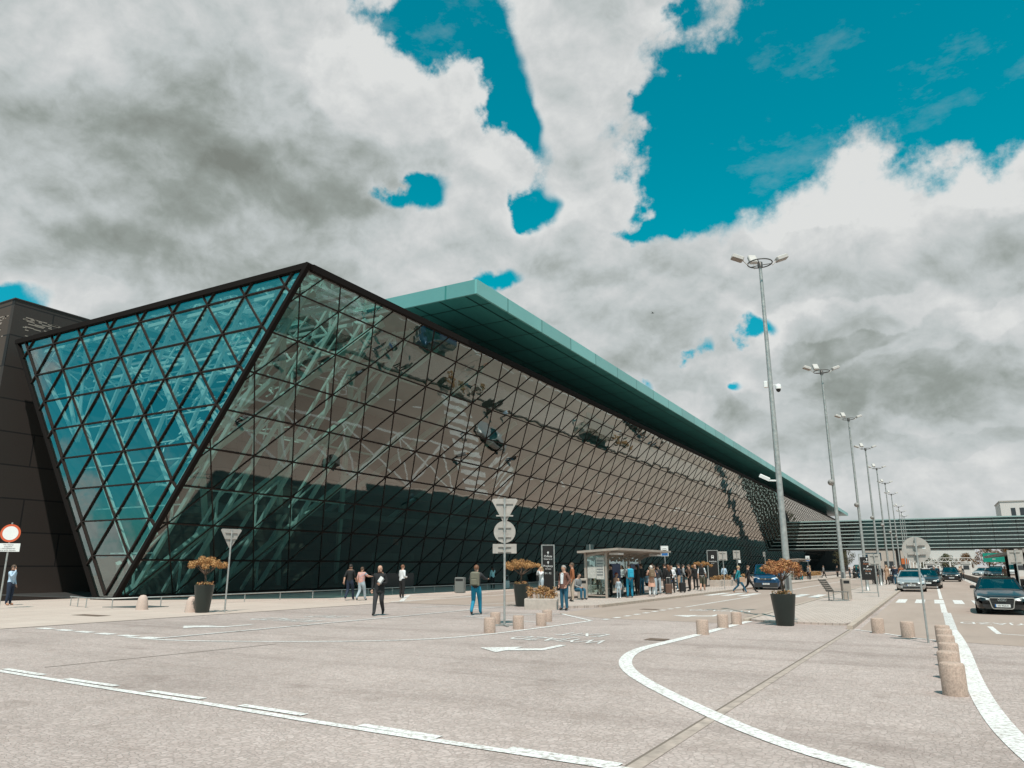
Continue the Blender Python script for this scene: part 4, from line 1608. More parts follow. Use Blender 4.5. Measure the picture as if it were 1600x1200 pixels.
shelter((-16.0, 36.5, .1), 9.9, 'beige bus shelter full of waiting people, nearer of two')
shelter((-15.9, 96.0, .1), 11.0, 'bus shelter half hidden behind the tall lamp mast')

# litter bins, bench, railing
def bin_(loc, label, w=.42, h=1.0, m_=None):
    t = thing('litter_bin', label, 'bin', loc, R(20), 'upright litter bins')
    m = MB()
    m.bev(-w / 2, w / 2, -w / 2, w / 2, .04, h, .03)
    m.build('body', m_ or SIGNBACK, t)
    m = MB()
    m.box(-w / 2 + .06, w / 2 - .06, -w / 2 - .004, -w / 2 + .02, h - .24, h - .1)
    m.build('opening', BLACK, t)
    return t


bin_((-27.4, 42.0, 0), 'grey litter bin on the shaded pavement left of the backpack man', .62, 1.0, mat('bin_grey_green', (0.16, 0.17, 0.16), 0.5))
bin_((-15.75, 35.6, .1), 'beige litter bin at the near corner of the bus shelter', .5, 1.0, SHM)
bin_((-3.92, 41.4, .06), 'tall beige litter bin beside the second lamp mast', .4, 1.05, SHM)
bin_((-15.2, 68.0, .1), 'pale litter bin behind the seated person', .5, 1.05, CONC)

t = thing('bench', 'reclined slatted grey metal bench at the foot of the second lamp mast', 'bench', (-4.25, 40.4, .06), R(28))
m = MB()
for x in (-.30, .30):
    m.beam((-.35, x, .02), (.42, x, .02), .05, .04)
    m.beam((-.30, x, .02), (-.30, x, .42), .05, .04)
    m.beam((.40, x, .02), (.40, x, .42), .05, .04)
m.build('frame', STEEL, t)
m = MB()
for k in range(7):
    m.box(-.34 + k * .11, -.26 + k * .11, -.5, .5, .42, .45)
m.build('seat', mat('bench_slat', (0.20, 0.185, 0.17), 0.6), t)
m = MB()
for k in range(6):
    a = (-.36 - k * .06, 0, .50 + k * .095)
    m.box(a[0] - .012, a[0] + .012, -.5, .5, a[2] - .035, a[2] + .035)
for y in (-.42, .42):
    m.beam((-.30, y, .43), (-.70, y, 1.04), .04, .04)
m.build('backrest', MATS['bench_slat'], t)

t = thing('guard_rail', 'low grey tubular rail running along the foot of the leaning facade', 'railing')
m = MB()
pts = [(-33.6, 19.9), (-31.4, 19.3), (-29.9, 19.5), (-29.7, 23), (-29.6, 60), (-29.6, 66)]
m.tube([(x, y, .40) for x, y in pts], .028, 8)
m.build('top_rail', STEEL, t)
for x, y in [(-33.5, 19.88), (-32.5, 19.6), (-31.4, 19.3), (-29.92, 19.5)] + [(-29.7 + (.05 if y > 30 else 0), y) for y in [21.6 + 2.3 * k for k in range(20)]]:
    m = MB()
    m.tube([(x, y, 0), (x, y, .40)], .024, 6)
    m.build('post', STEEL, t)
t = thing('floor_plate', 'dark grey metal mat on the pavement at the glass corner', 'mat', (-31.2, 19.9, 0.004))
m = MB()
m.prism([(0, 0), (2.0, .4), (2.2, 1.6), (.6, 1.7)], 0, .02)
m.build('plate', mat('plate_dark', (0.07, 0.085, 0.085), 0.5), t)

# right-hand side: shelter roof, road barrier
t = thing('bus_shelter', 'long grey shelter roof on dark posts at the right edge', 'bus shelter', (4.9, 56, 0))
m = MB()
m.slab([(.1, 0, 2.55), (.1, 40, 2.55), (4.4, 40, 2.95), (4.4, 0, 2.95)], (0, 0, .22))
m.build('roof', mat('roof_grey_beige', (0.28, 0.25, 0.22), 0.6), t)
for k in range(5):
    m = MB()
    m.box(1.7, 1.95, 2 + k * 8.5, 2.3 + k * 8.5, 0, 2.75)
    m.build('post', BLACK, t)
m = MB()
m.box(3.6, 3.7, 1, 38, .2, 2.4)
m.box(2.2, 3.5, 6, 34, .05, .5)
m.build('back_panel', mat('panel_dark', (0.02, 0.022, 0.022), 0.4), t)
t = thing('road_barrier', 'long low brown barrier wall between the carriageways', 'barrier')
m = MB()
m.prism([(3.95, 60), (4.25, 60), (4.25, 190), (3.95, 190)], 0, .55)
m.build('wall', mat('barrier_brown', (0.12, 0.085, 0.07), 0.7, var=.2), t)
m = MB()
m.prism([(3.90, 60), (4.30, 60), (4.30, 190), (3.90, 190)], .55, .62)
m.build('coping', CONC, t)
stripe([(3.65, 60), (3.65, 190)], .2)

# ------------------------------------------------------------------ far buildings and trees
def block(name, label, loc, w, d, h, mwall, win=None):
    t = thing(name, label, 'building', loc)
    m = MB()
    m.box(0, w, 0, d, 0, h)
    m.build('wall', mwall, t)
    m = MB()
    m.box(-.15, w + .15, -.15, d + .15, h, h + .3)
    m.build('roof', SIGNBACK, t)
    if win:
        for x, z, ww, hh in win:
            m = MB()
            m.box(x, x + ww, -.06, .02, z, z + hh)
            m.build('window', MATS['win_dark'], t)
    return t


mat('win_dark', (0.04, 0.045, 0.05), 0.15)
WALLW = mat('white_render', (0.62, 0.58, 0.55), 0.8, var=.05)
block('hotel_building', 'white block with narrow dark windows above the footbridge at the right', (17.3, 230, 0), 26, 16, 18, WALLW,
      [(2.2 + i * 1.9, z, 1.0, 2.2) for i in range(12) for z in (3, 6.5, 10, 14.2)])
block('tower_building', 'beige tower slab rising behind the white block', (29.5, 262, 0), 12, 12, 27, CONC, [(1 + i * 2.4, 22, 1.2, 1.8) for i in range(4)])
block('hall_building', 'long pale hall behind the toll gantry under the footbridge', (-5, 236, 0), 15.5, 20, 6.2, mat('pale_cladding', (0.60, 0.60, 0.58), 0.7, var=.05))
block('low_building', 'low pale building with a dark blue sign panel, under the left of the footbridge', (-16, 222, 0), 12, 14, 6.0, mat('beige_render', (0.48, 0.42, 0.37), 0.8, var=.08),
      [(1, 1, 2.2, 2), (5, 1, 2.2, 2), (9, 1, 2, 2)])
t = thing('sign_panel', 'dark blue rectangular panel on posts under the footbridge', 'sign', (-14.0, 200, 0))
m = MB()
m.box(0, 3.6, 0, .2, 3.0, 4.9)
m.build('panel', mat('panel_navy', (0.012, 0.05, 0.08), 0.4), t)
for x in (.4, 3.0):
    m = MB()
    m.box(x, x + .15, .05, .15, 0, 3)
    m.build('post', STEEL, t)
t = thing('banner', 'small orange banner under the footbridge', 'banner', (-7.0, 196, 0))
m = MB()
m.box(0, 2.4, 0, .1, 2.2, 3.5)
m.build('cloth', mat('banner_orange', (0.62, 0.17, 0.05), 0.6), t)
for x in (.1, 2.2):
    m = MB()
    m.box(x, x + .06, .1, .16, 0, 3.5)
    m.build('post', STEEL, t)
t = thing('toll_gantry', 'white lattice gantry spanning the road under the footbridge', 'gantry', (-4.6, 198, 0))
for x in (.2, 3.9, 8.2, 12.2):
    m = MB()
    m.box(x - .14, x + .14, -.14, .14, 0, 2.75)
    m.build('post', WHITE, t)
m = MB()
for z in (2.75, 3.6):
    m.box(0, 12.6, -.1, .1, z - .06, z + .06)
for k in range(21):
    m.beam((k * .6, 0, 2.75 if k % 2 else 3.6), (k * .6 + .6, 0, 3.6 if k % 2 else 2.75), .07, .07)
m.build('lattice', WHITE, t)
t = thing('direction_sign', 'green motorway direction sign right of the toll gantry', 'road sign', (8.6, 168, 0), R(-4))
m = MB()
m.box(0, 3.4, 0, .08, 2.5, 4.15)
o = m.build('board', mat('sign_green', (0.0, 0.24, 0.17), 0.45), t)
for k, s in enumerate(('KRAKÓW', 'A4')):
    flat_text(s, .42, (1.7, -.02, 3.65 - .62 * k), (R(90), 0, 0), TXT, 'lettering', o)
for x in (.6, 2.7):
    m = MB()
    m.box(x, x + .12, .09, .2, 0, 4)
    m.build('post', STEEL, t)

TREE_LEAF = leaf_mat('tree_brown_leaves', (0.07, 0.045, 0.018), (0.15, 0.075, 0.028), (0.27, 0.12, 0.04))
TREE_LEAF2 = leaf_mat('tree_green_leaves', (0.035, 0.045, 0.018), (0.075, 0.075, 0.03), (0.13, 0.105, 0.04))


def tree(loc, h, w, label, seed, lm, nclump=26, leaf=.30, name='tree'):
    rnd = random.Random(seed)
    t = thing(name, label, 'tree', loc, 0, 'trees beyond the car park')
    m = MB()
    m.tube([(0, 0, -.1), (.06, 0, h * .3), (0, .08, h * .62), (0, 0, h * .9)], [h * .032, h * .025, h * .015, .03], 8)
    for k in range(9):
        a = k * 2.4
        z = h * rnd.uniform(.28, .6)
        m.tube([(0, 0, z), (w * .3 * math.cos(a), w * .3 * math.sin(a), z + h * .16), (w * .46 * math.cos(a), w * .46 * math.sin(a), z + h * .26)], [h * .011, h * .007, .015], 5)
    m.build('trunk', BARK, t)
    m = MB()
    for k in range(nclump):
        a = k * 2.399
        u = (k + .5) / nclump
        z = h * (.34 + .62 * u)
        q = w * .5 * math.sin(math.pi * min(1, .18 + .82 * u)) * rnd.uniform(.35, 1.0)
        leaves(m, rnd, (q * math.cos(a), q * math.sin(a), z), w * rnd.uniform(.12, .2), 70, leaf, .8)
    m.build('crown', lm, t)


TREES = [(11.5, 205, 6.2, 5, 'brown tree beside the green direction sign, left one', 0), (14.8, 200, 6.4, 5.5, 'rust brown tree behind the green direction sign', 0),
         (18.2, 208, 5.6, 5, 'brown tree partly hidden by the right-hand shelter roof', 0), (3.2, 214, 4.6, 4.5, 'olive tree seen through the middle of the toll gantry', 1),
         (-1.2, 212, 4.4, 4.5, 'olive tree seen through the left of the toll gantry', 1), (7.4, 212, 4.7, 4, 'brown tree seen through the right of the toll gantry', 0),
         (22, 190, 5.2, 5, 'olive tree above the parked vans at the right', 1), (-22.0, 236, 7, 6, 'olive tree at the far end of the terminal', 1)]
for i, (x, y, h, w_, lb, k) in enumerate(TREES):
    tree((x, y, 0), h, w_, lb, 40 + i, TREE_LEAF2 if k else TREE_LEAF)
# bare tree and masts behind the camera, seen in the end wall glass
for i, (x, y, h, w_) in enumerate(((-58, 3, 9, 5), (-66, -22, 10, 6))):
    tree((x, y, -.44), h, w_, ('dark tree mirrored low in the end wall glass', 'taller tree mirrored in the end wall glass')[i], 70 + i, TREE_LEAF2, 22, .22)
for k in range(6):
    t = thing('flag_pole', ('first', 'second', 'third', 'fourth', 'fifth', 'last')[k] + ' thin pale pole in the row behind the footbridge column', 'pole', (-4.3 + k * .55, 160 + k * 4, 0), 0, 'thin poles beyond the footbridge')
    m = MB()
    m.lathe([(.07, 0), (.05, 4.1), (.001, 4.12)], 8)
    m.build('pole', WHITE, t)
    m = MB()
    m.box(-.14, .14, -.14, .14, 0, .05)
    m.build('foot', STEEL, t)
# far toll booths
for k, (x, y, lb) in enumerate(((-1.2, 176, 'small white toll booth left of the gantry post'), (5.2, 178, 'white toll booth right of the dark car'), (12.6, 158, 'white kiosk with a dark window near the shelter roof'))):
    t = thing('toll_booth', lb, 'booth', (x, y, 0))
    m = MB()
    m.box(0, 1.6, 0, 1.8, 0, 2.3)
    m.build('wall', WALLW, t)
    m = MB()
    m.box(.3, 1.3, -.04, .02, 1.1, 1.9)
    m.build('window', MATS['win_dark'], t)
    m = MB()
    m.box(-.15, 1.75, -.15, 1.95, 2.3, 2.45)
    m.build('roof', WHITE, t)
# ================================================================== VEHICLES
WSG = glass('windscreen_glass', (0.34, 0.44, 0.42), 0.07, 0.75, gcol=(0.62, 0.62, 0.60))
CHROME = mat('chrome', (0.60, 0.60, 0.58), 0.2, 0.9)
RIM = mat('alloy_rim', (0.42, 0.42, 0.42), 0.35, 0.7)
HEADL = mat('headlight_glass', (0.75, 0.77, 0.76), 0.12, coat=.8)
PLATE = mat('plate_white', (0.72, 0.72, 0.70), 0.5)
INT = mat('car_interior', (0.022, 0.022, 0.022), 0.8)


def paint(name, c, metal=.3):
    return mat(name, c, 0.28, metal, coat=.8)


def car(name, label, cat, loc, rz, L=4.6, Wd=1.82, H=1.46, pm=None, hood=.96, nose=.66, cabin0=.28, cabin1=.86, roof0=.44, roof1=.70, tail=.98,
        detail=True, plate='KR 4T7XA', grille='bar', group=None, taper=.74, rings=False, taxi=False, scale=1.0, lower=None):
    """front at local -Y; the body is one lofted shell"""
    t = thing(name, label, cat, loc, rz, group)
    t.scale = (scale,) * 3
    hw = Wd / 2
    # stations: y fraction, belt height, half width factor
    st = [(0.0, nose - .10, .74), (.012, nose - .02, .86), (.04, nose + .05, .94), (.10, nose + .11, .985), (.20, hood - .06, 1.0), (cabin0, hood, 1.0), (.42, hood + .02, 1.0),
          (.58, hood + .03, 1.0), (.72, hood + .03, 1.0), (cabin1, tail, .98), (.95, tail - .03, .94), (.985, tail - .12, .88), (1.0, tail - .26, .78)]
    vs, fs = [], []
    nring = 0
    zb = .17
    for fy, zt, wf in st:
        y = fy * L
        w = hw * wf
        lowz = zb + (.06 if fy < .03 or fy > .97 else 0)
        half = [(0, lowz), (w * .86, lowz), (w * .97, lowz + .10), (w * 1.0, lowz + .30), (w * .995, zt - .16), (w * .955, zt - .05), (w * .86, zt), (w * .45, zt + .025), (0, zt + .032)]
        ring = [(x, y, z) for x, z in half] + [(-x, y, z) for x, z in half[-2:0:-1]]
        nring = len(ring)
        vs += ring
    for i in range(len(st) - 1):
        for k in range(nring):
            j = (k + 1) % nring
            fs.append((i * nring + k, i * nring + j, (i + 1) * nring + j, (i + 1) * nring + k))
    m = MB()
    m.add(vs, fs, 0, True)
    m.add(vs[:nring], [tuple(range(nring - 1, -1, -1))], 0)
    m.add(vs[-nring:], [tuple(range(nring))], 0)
    m.build('body', pm, t, fix=True)
    # cabin: pillars and roof in paint, panes proud of them
    y0, y1, y2, y3 = cabin0 * L, roof0 * L, roof1 * L, cabin1 * L
    wb, wt = hw * .86, hw * taper * .86
    zb_, zt_ = hood - .02, H
    bot = [(-wb, y0, zb_), (wb, y0, zb_), (wb, y3, tail - .03), (-wb, y3, tail - .03)]
    top = [(-wt, y1, zt_ - .05), (wt, y1, zt_ - .05), (wt, y2, zt_ - .05), (-wt, y2, zt_ - .05)]
    m = MB()
    m.slab([(-wt - .02, y1 - .03, zt_ - .06), (wt + .02, y1 - .03, zt_ - .06), (wt + .02, y2 + .03, zt_ - .06), (-wt - .02, y2 + .03, zt_ - .06)], (0, 0, .04))
    m.slab([(-wt * .86, y1 + .1, zt_ - .02), (wt * .86, y1 + .1, zt_ - .02), (wt * .86, y2 - .1, zt_ - .02), (-wt * .86, y2 - .1, zt_ - .02)], (0, 0, .02))
    for a, b in zip(bot, top):
        m.beam(a, b, .07, .07)
    ym = (y1 + y2) / 2
    for s in (-1, 1):
        m.beam((s * wb, ym, hood), (s * wt, ym, zt_ - .05), .05, .06)
    m.build('roof', pm, t)

    def quad(a, b, c, d, ins, name):
        q = [Vector(p) for p in (a, b, c, d)]
        ctr = sum(q, Vector()) / 4
        q = [p + (ctr - p) * ins for p in q]
        mm = MB()
        mm.add(q, [(0, 1, 2, 3)])
        return mm.build(name, WSG, t, fix=True)
    quad(bot[0], bot[1], top[1], top[0], .03, 'windscreen')
    quad(bot[1], bot[2], top[2], top[1], .05, 'side_window')
    quad(bot[3], bot[0], top[0], top[3], .05, 'side_window')
    quad(bot[2], bot[3], top[3], top[2], .04, 'rear_window')
    m = MB()
    m.box(-wb + .1, wb - .1, y0 + .45, y3 - .2, .5, hood - .12)
    for s in (-.36, .36):
        m.bev(s - .22, s + .22, ym - .35, ym - .2, .5, hood + .22, .05)
        m.bev(s - .12, s + .12, ym - .36, ym - .26, hood + .22, hood + .40, .04)
    m.build('interior', INT, t)
    # wheels
    for s in (-1, 1):
        for fy in (.185, .80):
            m = MB()
            m.lathe([(.20, -.1), (.30, -.10), (.325, -.06), (.325, .06), (.30, .10), (.20, .1)], 24, (s * (hw - .12), fy * L, .325), axis='X')
            wo = m.build('wheel', RUBBER, t)
            m = MB()
            m.lathe([(.0001, .02 * s), (.06, .03 * s), (.19, .085 * s), (.215, .105 * s), (.215, -.02 * s)], 20, (s * (hw - .12), fy * L, .325), axis='X')
            m.build('rim', RIM, wo)
            if detail:
                m = MB()
                m.lathe([(.372, .0), (.372, .012 * s), (.33, .012 * s), (.33, 0)], 24, (s * (hw + .004 - .018), fy * L, .335), axis='X')
                m.build('wheel_arch', BLACK, t)
    # front
    zf = nose
    for s in (-1, 1):
        m = MB()
        x0, x1 = s * hw * .44, s * hw * .90
        m.slab([(x0, -.012, zf - .03), (x1, .17, zf + .06), (x1, .155, zf - .05), (s * hw * .70, .03, zf - .115), (x0, -.010, zf - .10)], (0, .05, 0))
        m.build('headlight', HEADL, t, fix=True)
        m = MB()
        m.tube([(s * (hw * .80), y0 + .36, hood), (s * (hw * .94), y0 + .34, hood + .06)], .03, 6)
        m.bev(min(s * hw * .91, s * (hw * .91 + .19)), max(s * hw * .91, s * (hw * .91 + .19)), y0 + .26, y0 + .40, hood + .02, hood + .15, .03)
        m.build('wing_mirror', pm if not lower else BLACK, t)
        m = MB()
        m.slab([(s * hw * .50, -.004, .30), (s * hw * .86, .09, .33), (s * hw * .86, .08, .44), (s * hw * .52, -.008, .42)], (0, .03, 0))
        m.build('air_intake', BLACK, t, fix=True)
    gr = thing_part('grille', t)
    if grille == 'frame':
        pts = [(-.40, zf - .0), (.40, zf - .0), (.43, zf - .05), (.36, zf - .38), (.30, zf - .42), (-.30, zf - .42), (-.36, zf - .38), (-.43, zf - .05)]
        m = MB()
        m.slab([(x, -.035, z) for x, z in pts], (0, .04, 0))
        m.build('grille_mesh', BLACK, gr, fix=True)
        m = MB()
        for a, b in zip(pts, pts[1:] + pts[:1]):
            m.beam((a[0], -.042, a[1]), (b[0], -.042, b[1]), .03, .03, (0, 1, 0))
        m.build('grille_frame', CHROME, gr)
        m = MB()
        for k in range(5):
            m.box(-.37, .37, -.040, -.034, zf - .09 - k * .065, zf - .08 - k * .065)
        m.build('grille_slat', mat('slat_grey', (0.10, 0.10, 0.10), 0.3, .5), gr)
        pz = zf - .30
    else:
        m = MB()
        m.slab([(-.42, -.03, zf - .15), (.42, -.03, zf - .15), (.40, -.022, zf - .03), (-.40, -.022, zf - .03)], (0, .03, 0))
        m.build('grille_mesh', BLACK, gr, fix=True)
        m = MB()
        for k in range(3):
            m.box(-.40, .40, -.045, -.03, zf - .14 + k * .042, zf - .128 + k * .042)
        m.build('grille_slat', CHROME, gr)
        m = MB()
        m.lathe([(.06, -.055), (.06, -.045)], 16, (0, 0, zf - .085), axis='Y')
        m.build('badge', CHROME, gr)
        m = MB()
        m.slab([(-.55, -.012, .26), (.55, -.012, .26), (.50, -.015, .36), (-.50, -.015, .36)], (0, .03, 0))
        m.build('lower_grille', BLACK, t, fix=True)
        pz = .44
    if rings:
        m = MB()
        for k in range(4):
            m.ringtube((-.105 + k * .07, -.06, zf - .075), .045, .008, 20, 5, axis='Y')
        m.build('badge', CHROME, gr)
    m = MB()
    m.box(-.26, .26, -.075 if grille == 'frame' else -.05, -.03, pz - .055, pz + .055)
    po = m.build('number_plate', PLATE, t)
    m = MB()
    m.box(-.26, -.22, -.078 if grille == 'frame' else -.053, -.04, pz - .054, pz + .054)
    m.build('plate_band', mat('stop_blue', (0.02, 0.13, 0.36), 0.45), po)
    if detail:
        flat_text(plate, .088, (.02, -.079 if grille == 'frame' else -.054, pz), (R(90), 0, 0), BLKTXT, 'lettering', po)
    if lower:
        m = MB()
        m.slab([(-hw * .84, -.02, .20), (hw * .84, -.02, .20), (hw * .86, -.03, .52), (-hw * .86, -.03, .52)], (0, .06, 0))
        m.build('bumper', lower, t, fix=True)
    if taxi:
        m = MB()
        m.bev(-.22, .22, ym - .4, ym - .25, H, H + .12, .03)
        m.build('roof_sign', WHITE, t)
    return t


def thing_part(name, parent):
    o = bpy.data.objects.new(name, None)
    COL.objects.link(o)
    o.parent = parent
    return o


P_BLACK = paint('paint_black', (0.008, 0.009, 0.010), .2)
P_SILVER = paint('paint_silver', (0.46, 0.47, 0.47), .5)
P_DARK = paint('paint_charcoal', (0.018, 0.022, 0.024), .3)
P_BLUE = paint('paint_blue', (0.004, 0.055, 0.13), .3)
P_WHITE = paint('paint_white', (0.62, 0.62, 0.61), .0)
P_RED = paint('paint_dark_red', (0.05, 0.012, 0.008), .2)
car('parked_car', 'black saloon with a large framed grille and four-ring badge, driving towards us', 'car', (2.05, 32.6, 0), R(-2), 4.9, 1.86, 1.45, P_BLACK,
    grille='frame', rings=True, plate='KR 9GA41', scale=.90)
car('parked_car', 'silver saloon with round lamps, half hidden by the round sign pole', 'car', (-1.42, 58.8, 0), R(1), 4.8, 1.82, 1.44, P_SILVER, plate='KR 2E88M')
car('parked_car', 'dark small car close behind the silver saloon', 'car', (-.48, 67.5, 0), R(-3), 4.1, 1.75, 1.5, P_DARK, detail=False)
car('parked_car', 'dark estate car with a pale roof edge behind the silver saloon, partly hidden', 'car', (-1.5, 77, 0), 0, 4.4, 1.8, 1.55, P_DARK, detail=False)
car('parked_car', 'white car behind the person in red', 'car', (-.9, 90, 0), 0, 4.2, 1.75, 1.5, P_WHITE, detail=False)
car('parked_car', 'black tall car driving alone in the middle of the far lane', 'car', (1.75, 99, 0), 0, 4.4, 1.85, 1.66, P_BLACK, hood=1.08, nose=.78, tail=1.05)
car('parked_car', 'black off-road car with lit lamps beyond the brown barrier', 'car', (6.7, 108, 0), R(-3), 4.6, 1.9, 1.75, P_BLACK, hood=1.12, nose=.82, tail=1.1, detail=False)
car('parked_car', 'silver grey car beyond the brown barrier, left of the off-road car', 'car', (6.3, 148, 0), R(-30), 4.4, 1.8, 1.5, P_SILVER, detail=False)
car('parked_car', 'black car in the queue behind the silver grey one', 'car', (7.6, 138, 0), R(-12), 4.4, 1.8, 1.5, P_BLACK, detail=False)
car('parked_car', 'white van parked beneath the trees at the right', 'van', (12.9, 168, 0), R(-10), 5.0, 2.0, 2.1, P_WHITE, hood=1.15, nose=.8, tail=1.2, cabin0=.14, roof0=.26, roof1=.97, cabin1=.99, detail=False)
car('parked_car', 'second white van parked beneath the trees at the right', 'van', (15.2, 172, 0), R(-10), 5.0, 2.0, 2.1, P_WHITE, hood=1.15, nose=.8, tail=1.2, cabin0=.14, roof0=.26, roof1=.97, cabin1=.99, detail=False)
car('parked_car', 'small white car far along the road between two queues', 'car', (0.2, 140, 0), 0, 4.2, 1.75, 1.5, P_WHITE, detail=False)
car('parked_car', 'grey car far along the road under the gantry', 'car', (2.4, 165, 0), 0, 4.2, 1.75, 1.5, P_SILVER, detail=False)
car('parked_car', 'silver taxi waiting behind the rounded bollards', 'taxi', (-20.4, 66.5, 0), R(18), 4.6, 1.82, 1.48, P_SILVER, taxi=True, plate='KR 6TX02')
car('passenger_van', 'blue passenger van with a dark bumper, facing us by the zebra crossing', 'van', (-10.95, 58.3, 0), R(4), 5.1, 1.93, 1.86, P_BLUE, hood=1.14, nose=.88, tail=1.2,
    cabin0=.15, roof0=.27, roof1=.97, cabin1=.995, taper=.92, plate='KR 5JX70', lower=mat('bumper_grey', (0.03, 0.032, 0.034), 0.6))
car('parked_car', 'black van among the people beyond the far shelter', 'van', (-9.5, 122, 0), R(4), 4.9, 1.9, 1.95, P_BLACK, hood=1.14, nose=.85, tail=1.2, cabin0=.15, roof0=.27, roof1=.97, cabin1=.995, detail=False)

# ================================================================== PEOPLE
SKIN_A = mat('skin_light', (0.52, 0.30, 0.21), 0.6)
SKIN_B = mat('skin_tan', (0.40, 0.21, 0.14), 0.6)
CL = {}


def cloth(name, c, var=.12, rough=.85):
    if name not in CL:
        CL[name] = mat('cloth_' + name, c, rough, var=var, vscale=7, bump=.4, bscale=14)
    return CL[name]


cloth('black', (0.012, 0.012, 0.013)); cloth('charcoal', (0.03, 0.03, 0.032)); cloth('white', (0.72, 0.73, 0.74)); cloth('navy', (0.012, 0.022, 0.045))
cloth('jeans', (0.02, 0.10, 0.16)); cloth('blue_jeans', (0.008, 0.20, 0.32)); cloth('pale_jeans', (0.36, 0.42, 0.46)); cloth('brown_leather', (0.16, 0.07, 0.05), .2, .5)
cloth('rust', (0.30, 0.10, 0.04)); cloth('beige', (0.46, 0.36, 0.28)); cloth('peach', (0.60, 0.34, 0.25)); cloth('teal', (0.01, 0.20, 0.24)); cloth('sky', (0.45, 0.60, 0.70))
cloth('grey', (0.25, 0.25, 0.25)); cloth('khaki', (0.16, 0.15, 0.11)); cloth('shirt_blue', (0.42, 0.55, 0.68)); cloth('red', (0.40, 0.04, 0.03)); cloth('camel', (0.42, 0.27, 0.18))
cloth('pale_teal', (0.28, 0.52, 0.55)); cloth('brown', (0.12, 0.07, 0.05))
HAIR = {k: mat('hair_' + k, c, .6, bump=.5, bscale=60) for k, c in (('dark', (0.02, 0.014, 0.01)), ('brown', (0.08, 0.045, 0.025)), ('ginger', (0.17, 0.07, 0.032)), ('blond', (0.40, 0.27, 0.15)),
                                                                    ('grey', (0.30, 0.27, 0.25)), ('red', (0.32, 0.05, 0.025)), ('cream', (0.62, 0.56, 0.50)))}
SHOE_W, SHOE_B, SHOE_T = mat('shoe_white', (0.7, 0.7, 0.69), .6), mat('shoe_black', (0.012, 0.011, 0.011), .5), mat('shoe_tan', (0.40, 0.20, 0.12), .6)


def tie_dye():
    m = bpy.data.materials.new('cloth_tie_dye')
    m.use_nodes = True
    g = NG(m.node_tree)
    tc = g.n('ShaderNodeTexCoord').outputs['Object']
    rp_ = g.n('ShaderNodeValToRGB', {0: g.noise(tc, 7, 3, .6)})
    e = rp_.color_ramp
    e.elements[0].position, e.elements[0].color = .32, (0.20, 0.45, 0.55, 1)
    e.elements[1].position, e.elements[1].color = .70, (0.60, 0.50, 0.30, 1)
    for p, c in ((.44, (0.62, 0.26, 0.22, 1)), (.52, (0.60, 0.42, 0.36, 1)), (.60, (0.60, 0.20, 0.16, 1))):
        e.elements.new(p).color = c
    b = m.node_tree.nodes['Principled BSDF']
    g.t.links.new(rp_.outputs[0], b.inputs['Base Color'])
    b.inputs['Roughness'].default_value = .85
    CL['tie_dye'] = m


def stripes():
    m = bpy.data.materials.new('cloth_stripes')
    m.use_nodes = True
    g = NG(m.node_tree)
    tc = g.n('ShaderNodeTexCoord').outputs['Object']
    z = g.n('ShaderNodeSeparateXYZ', {0: tc}).outputs[2]
    w = g.m('GREATER_THAN', g.m('FRACT', g.m('MULTIPLY', z, 17.0)), .55)
    b = m.node_tree.nodes['Principled BSDF']
    g.t.links.new(g.mix(w, (0.62, 0.66, 0.68), (0.03, 0.10, 0.16)), b.inputs['Base Color'])
    CL['stripes'] = m


tie_dye()
stripes()

ARMS = {  # elbow, wrist, hand end for the +X side
    'down': ((.235, -.03, 1.14), (.245, .05, .91), (.24, .08, .82)),
    'swing_f': ((.225, .06, 1.14), (.22, .24, .96), (.21, .30, .90)),
    'swing_b': ((.225, -.14, 1.15), (.235, -.20, .92), (.235, -.20, .83)),
    'pocket': ((.27, -.05, 1.15), (.20, .08, .97), (.17, .12, .90)),
    'hold': ((.235, -.02, 1.13), (.10, .22, 1.10), (.03, .25, 1.11)),
    'phone': ((.25, .14, 1.22), (.12, .20, 1.48), (.10, .14, 1.57)),
    'face': ((.20, .18, 1.26), (.07, .20, 1.47), (.05, .14, 1.56)),
    'reach': ((.27, .16, 1.26), (.30, .42, 1.25), (.30, .51, 1.24)),
    'strap': ((.25, .03, 1.18), (.16, .17, 1.30), (.12, .15, 1.37)),
    'lap': ((.22, .04, 1.14), (.10, .26, 1.05), (.05, .33, 1.03)),
}


def seg_dist(p, a, b):
    ab = b - a
    t = max(0, min(1, (p - a).dot(ab) / max(1e-9, ab.length_squared)))
    return (p - a - ab * t).length


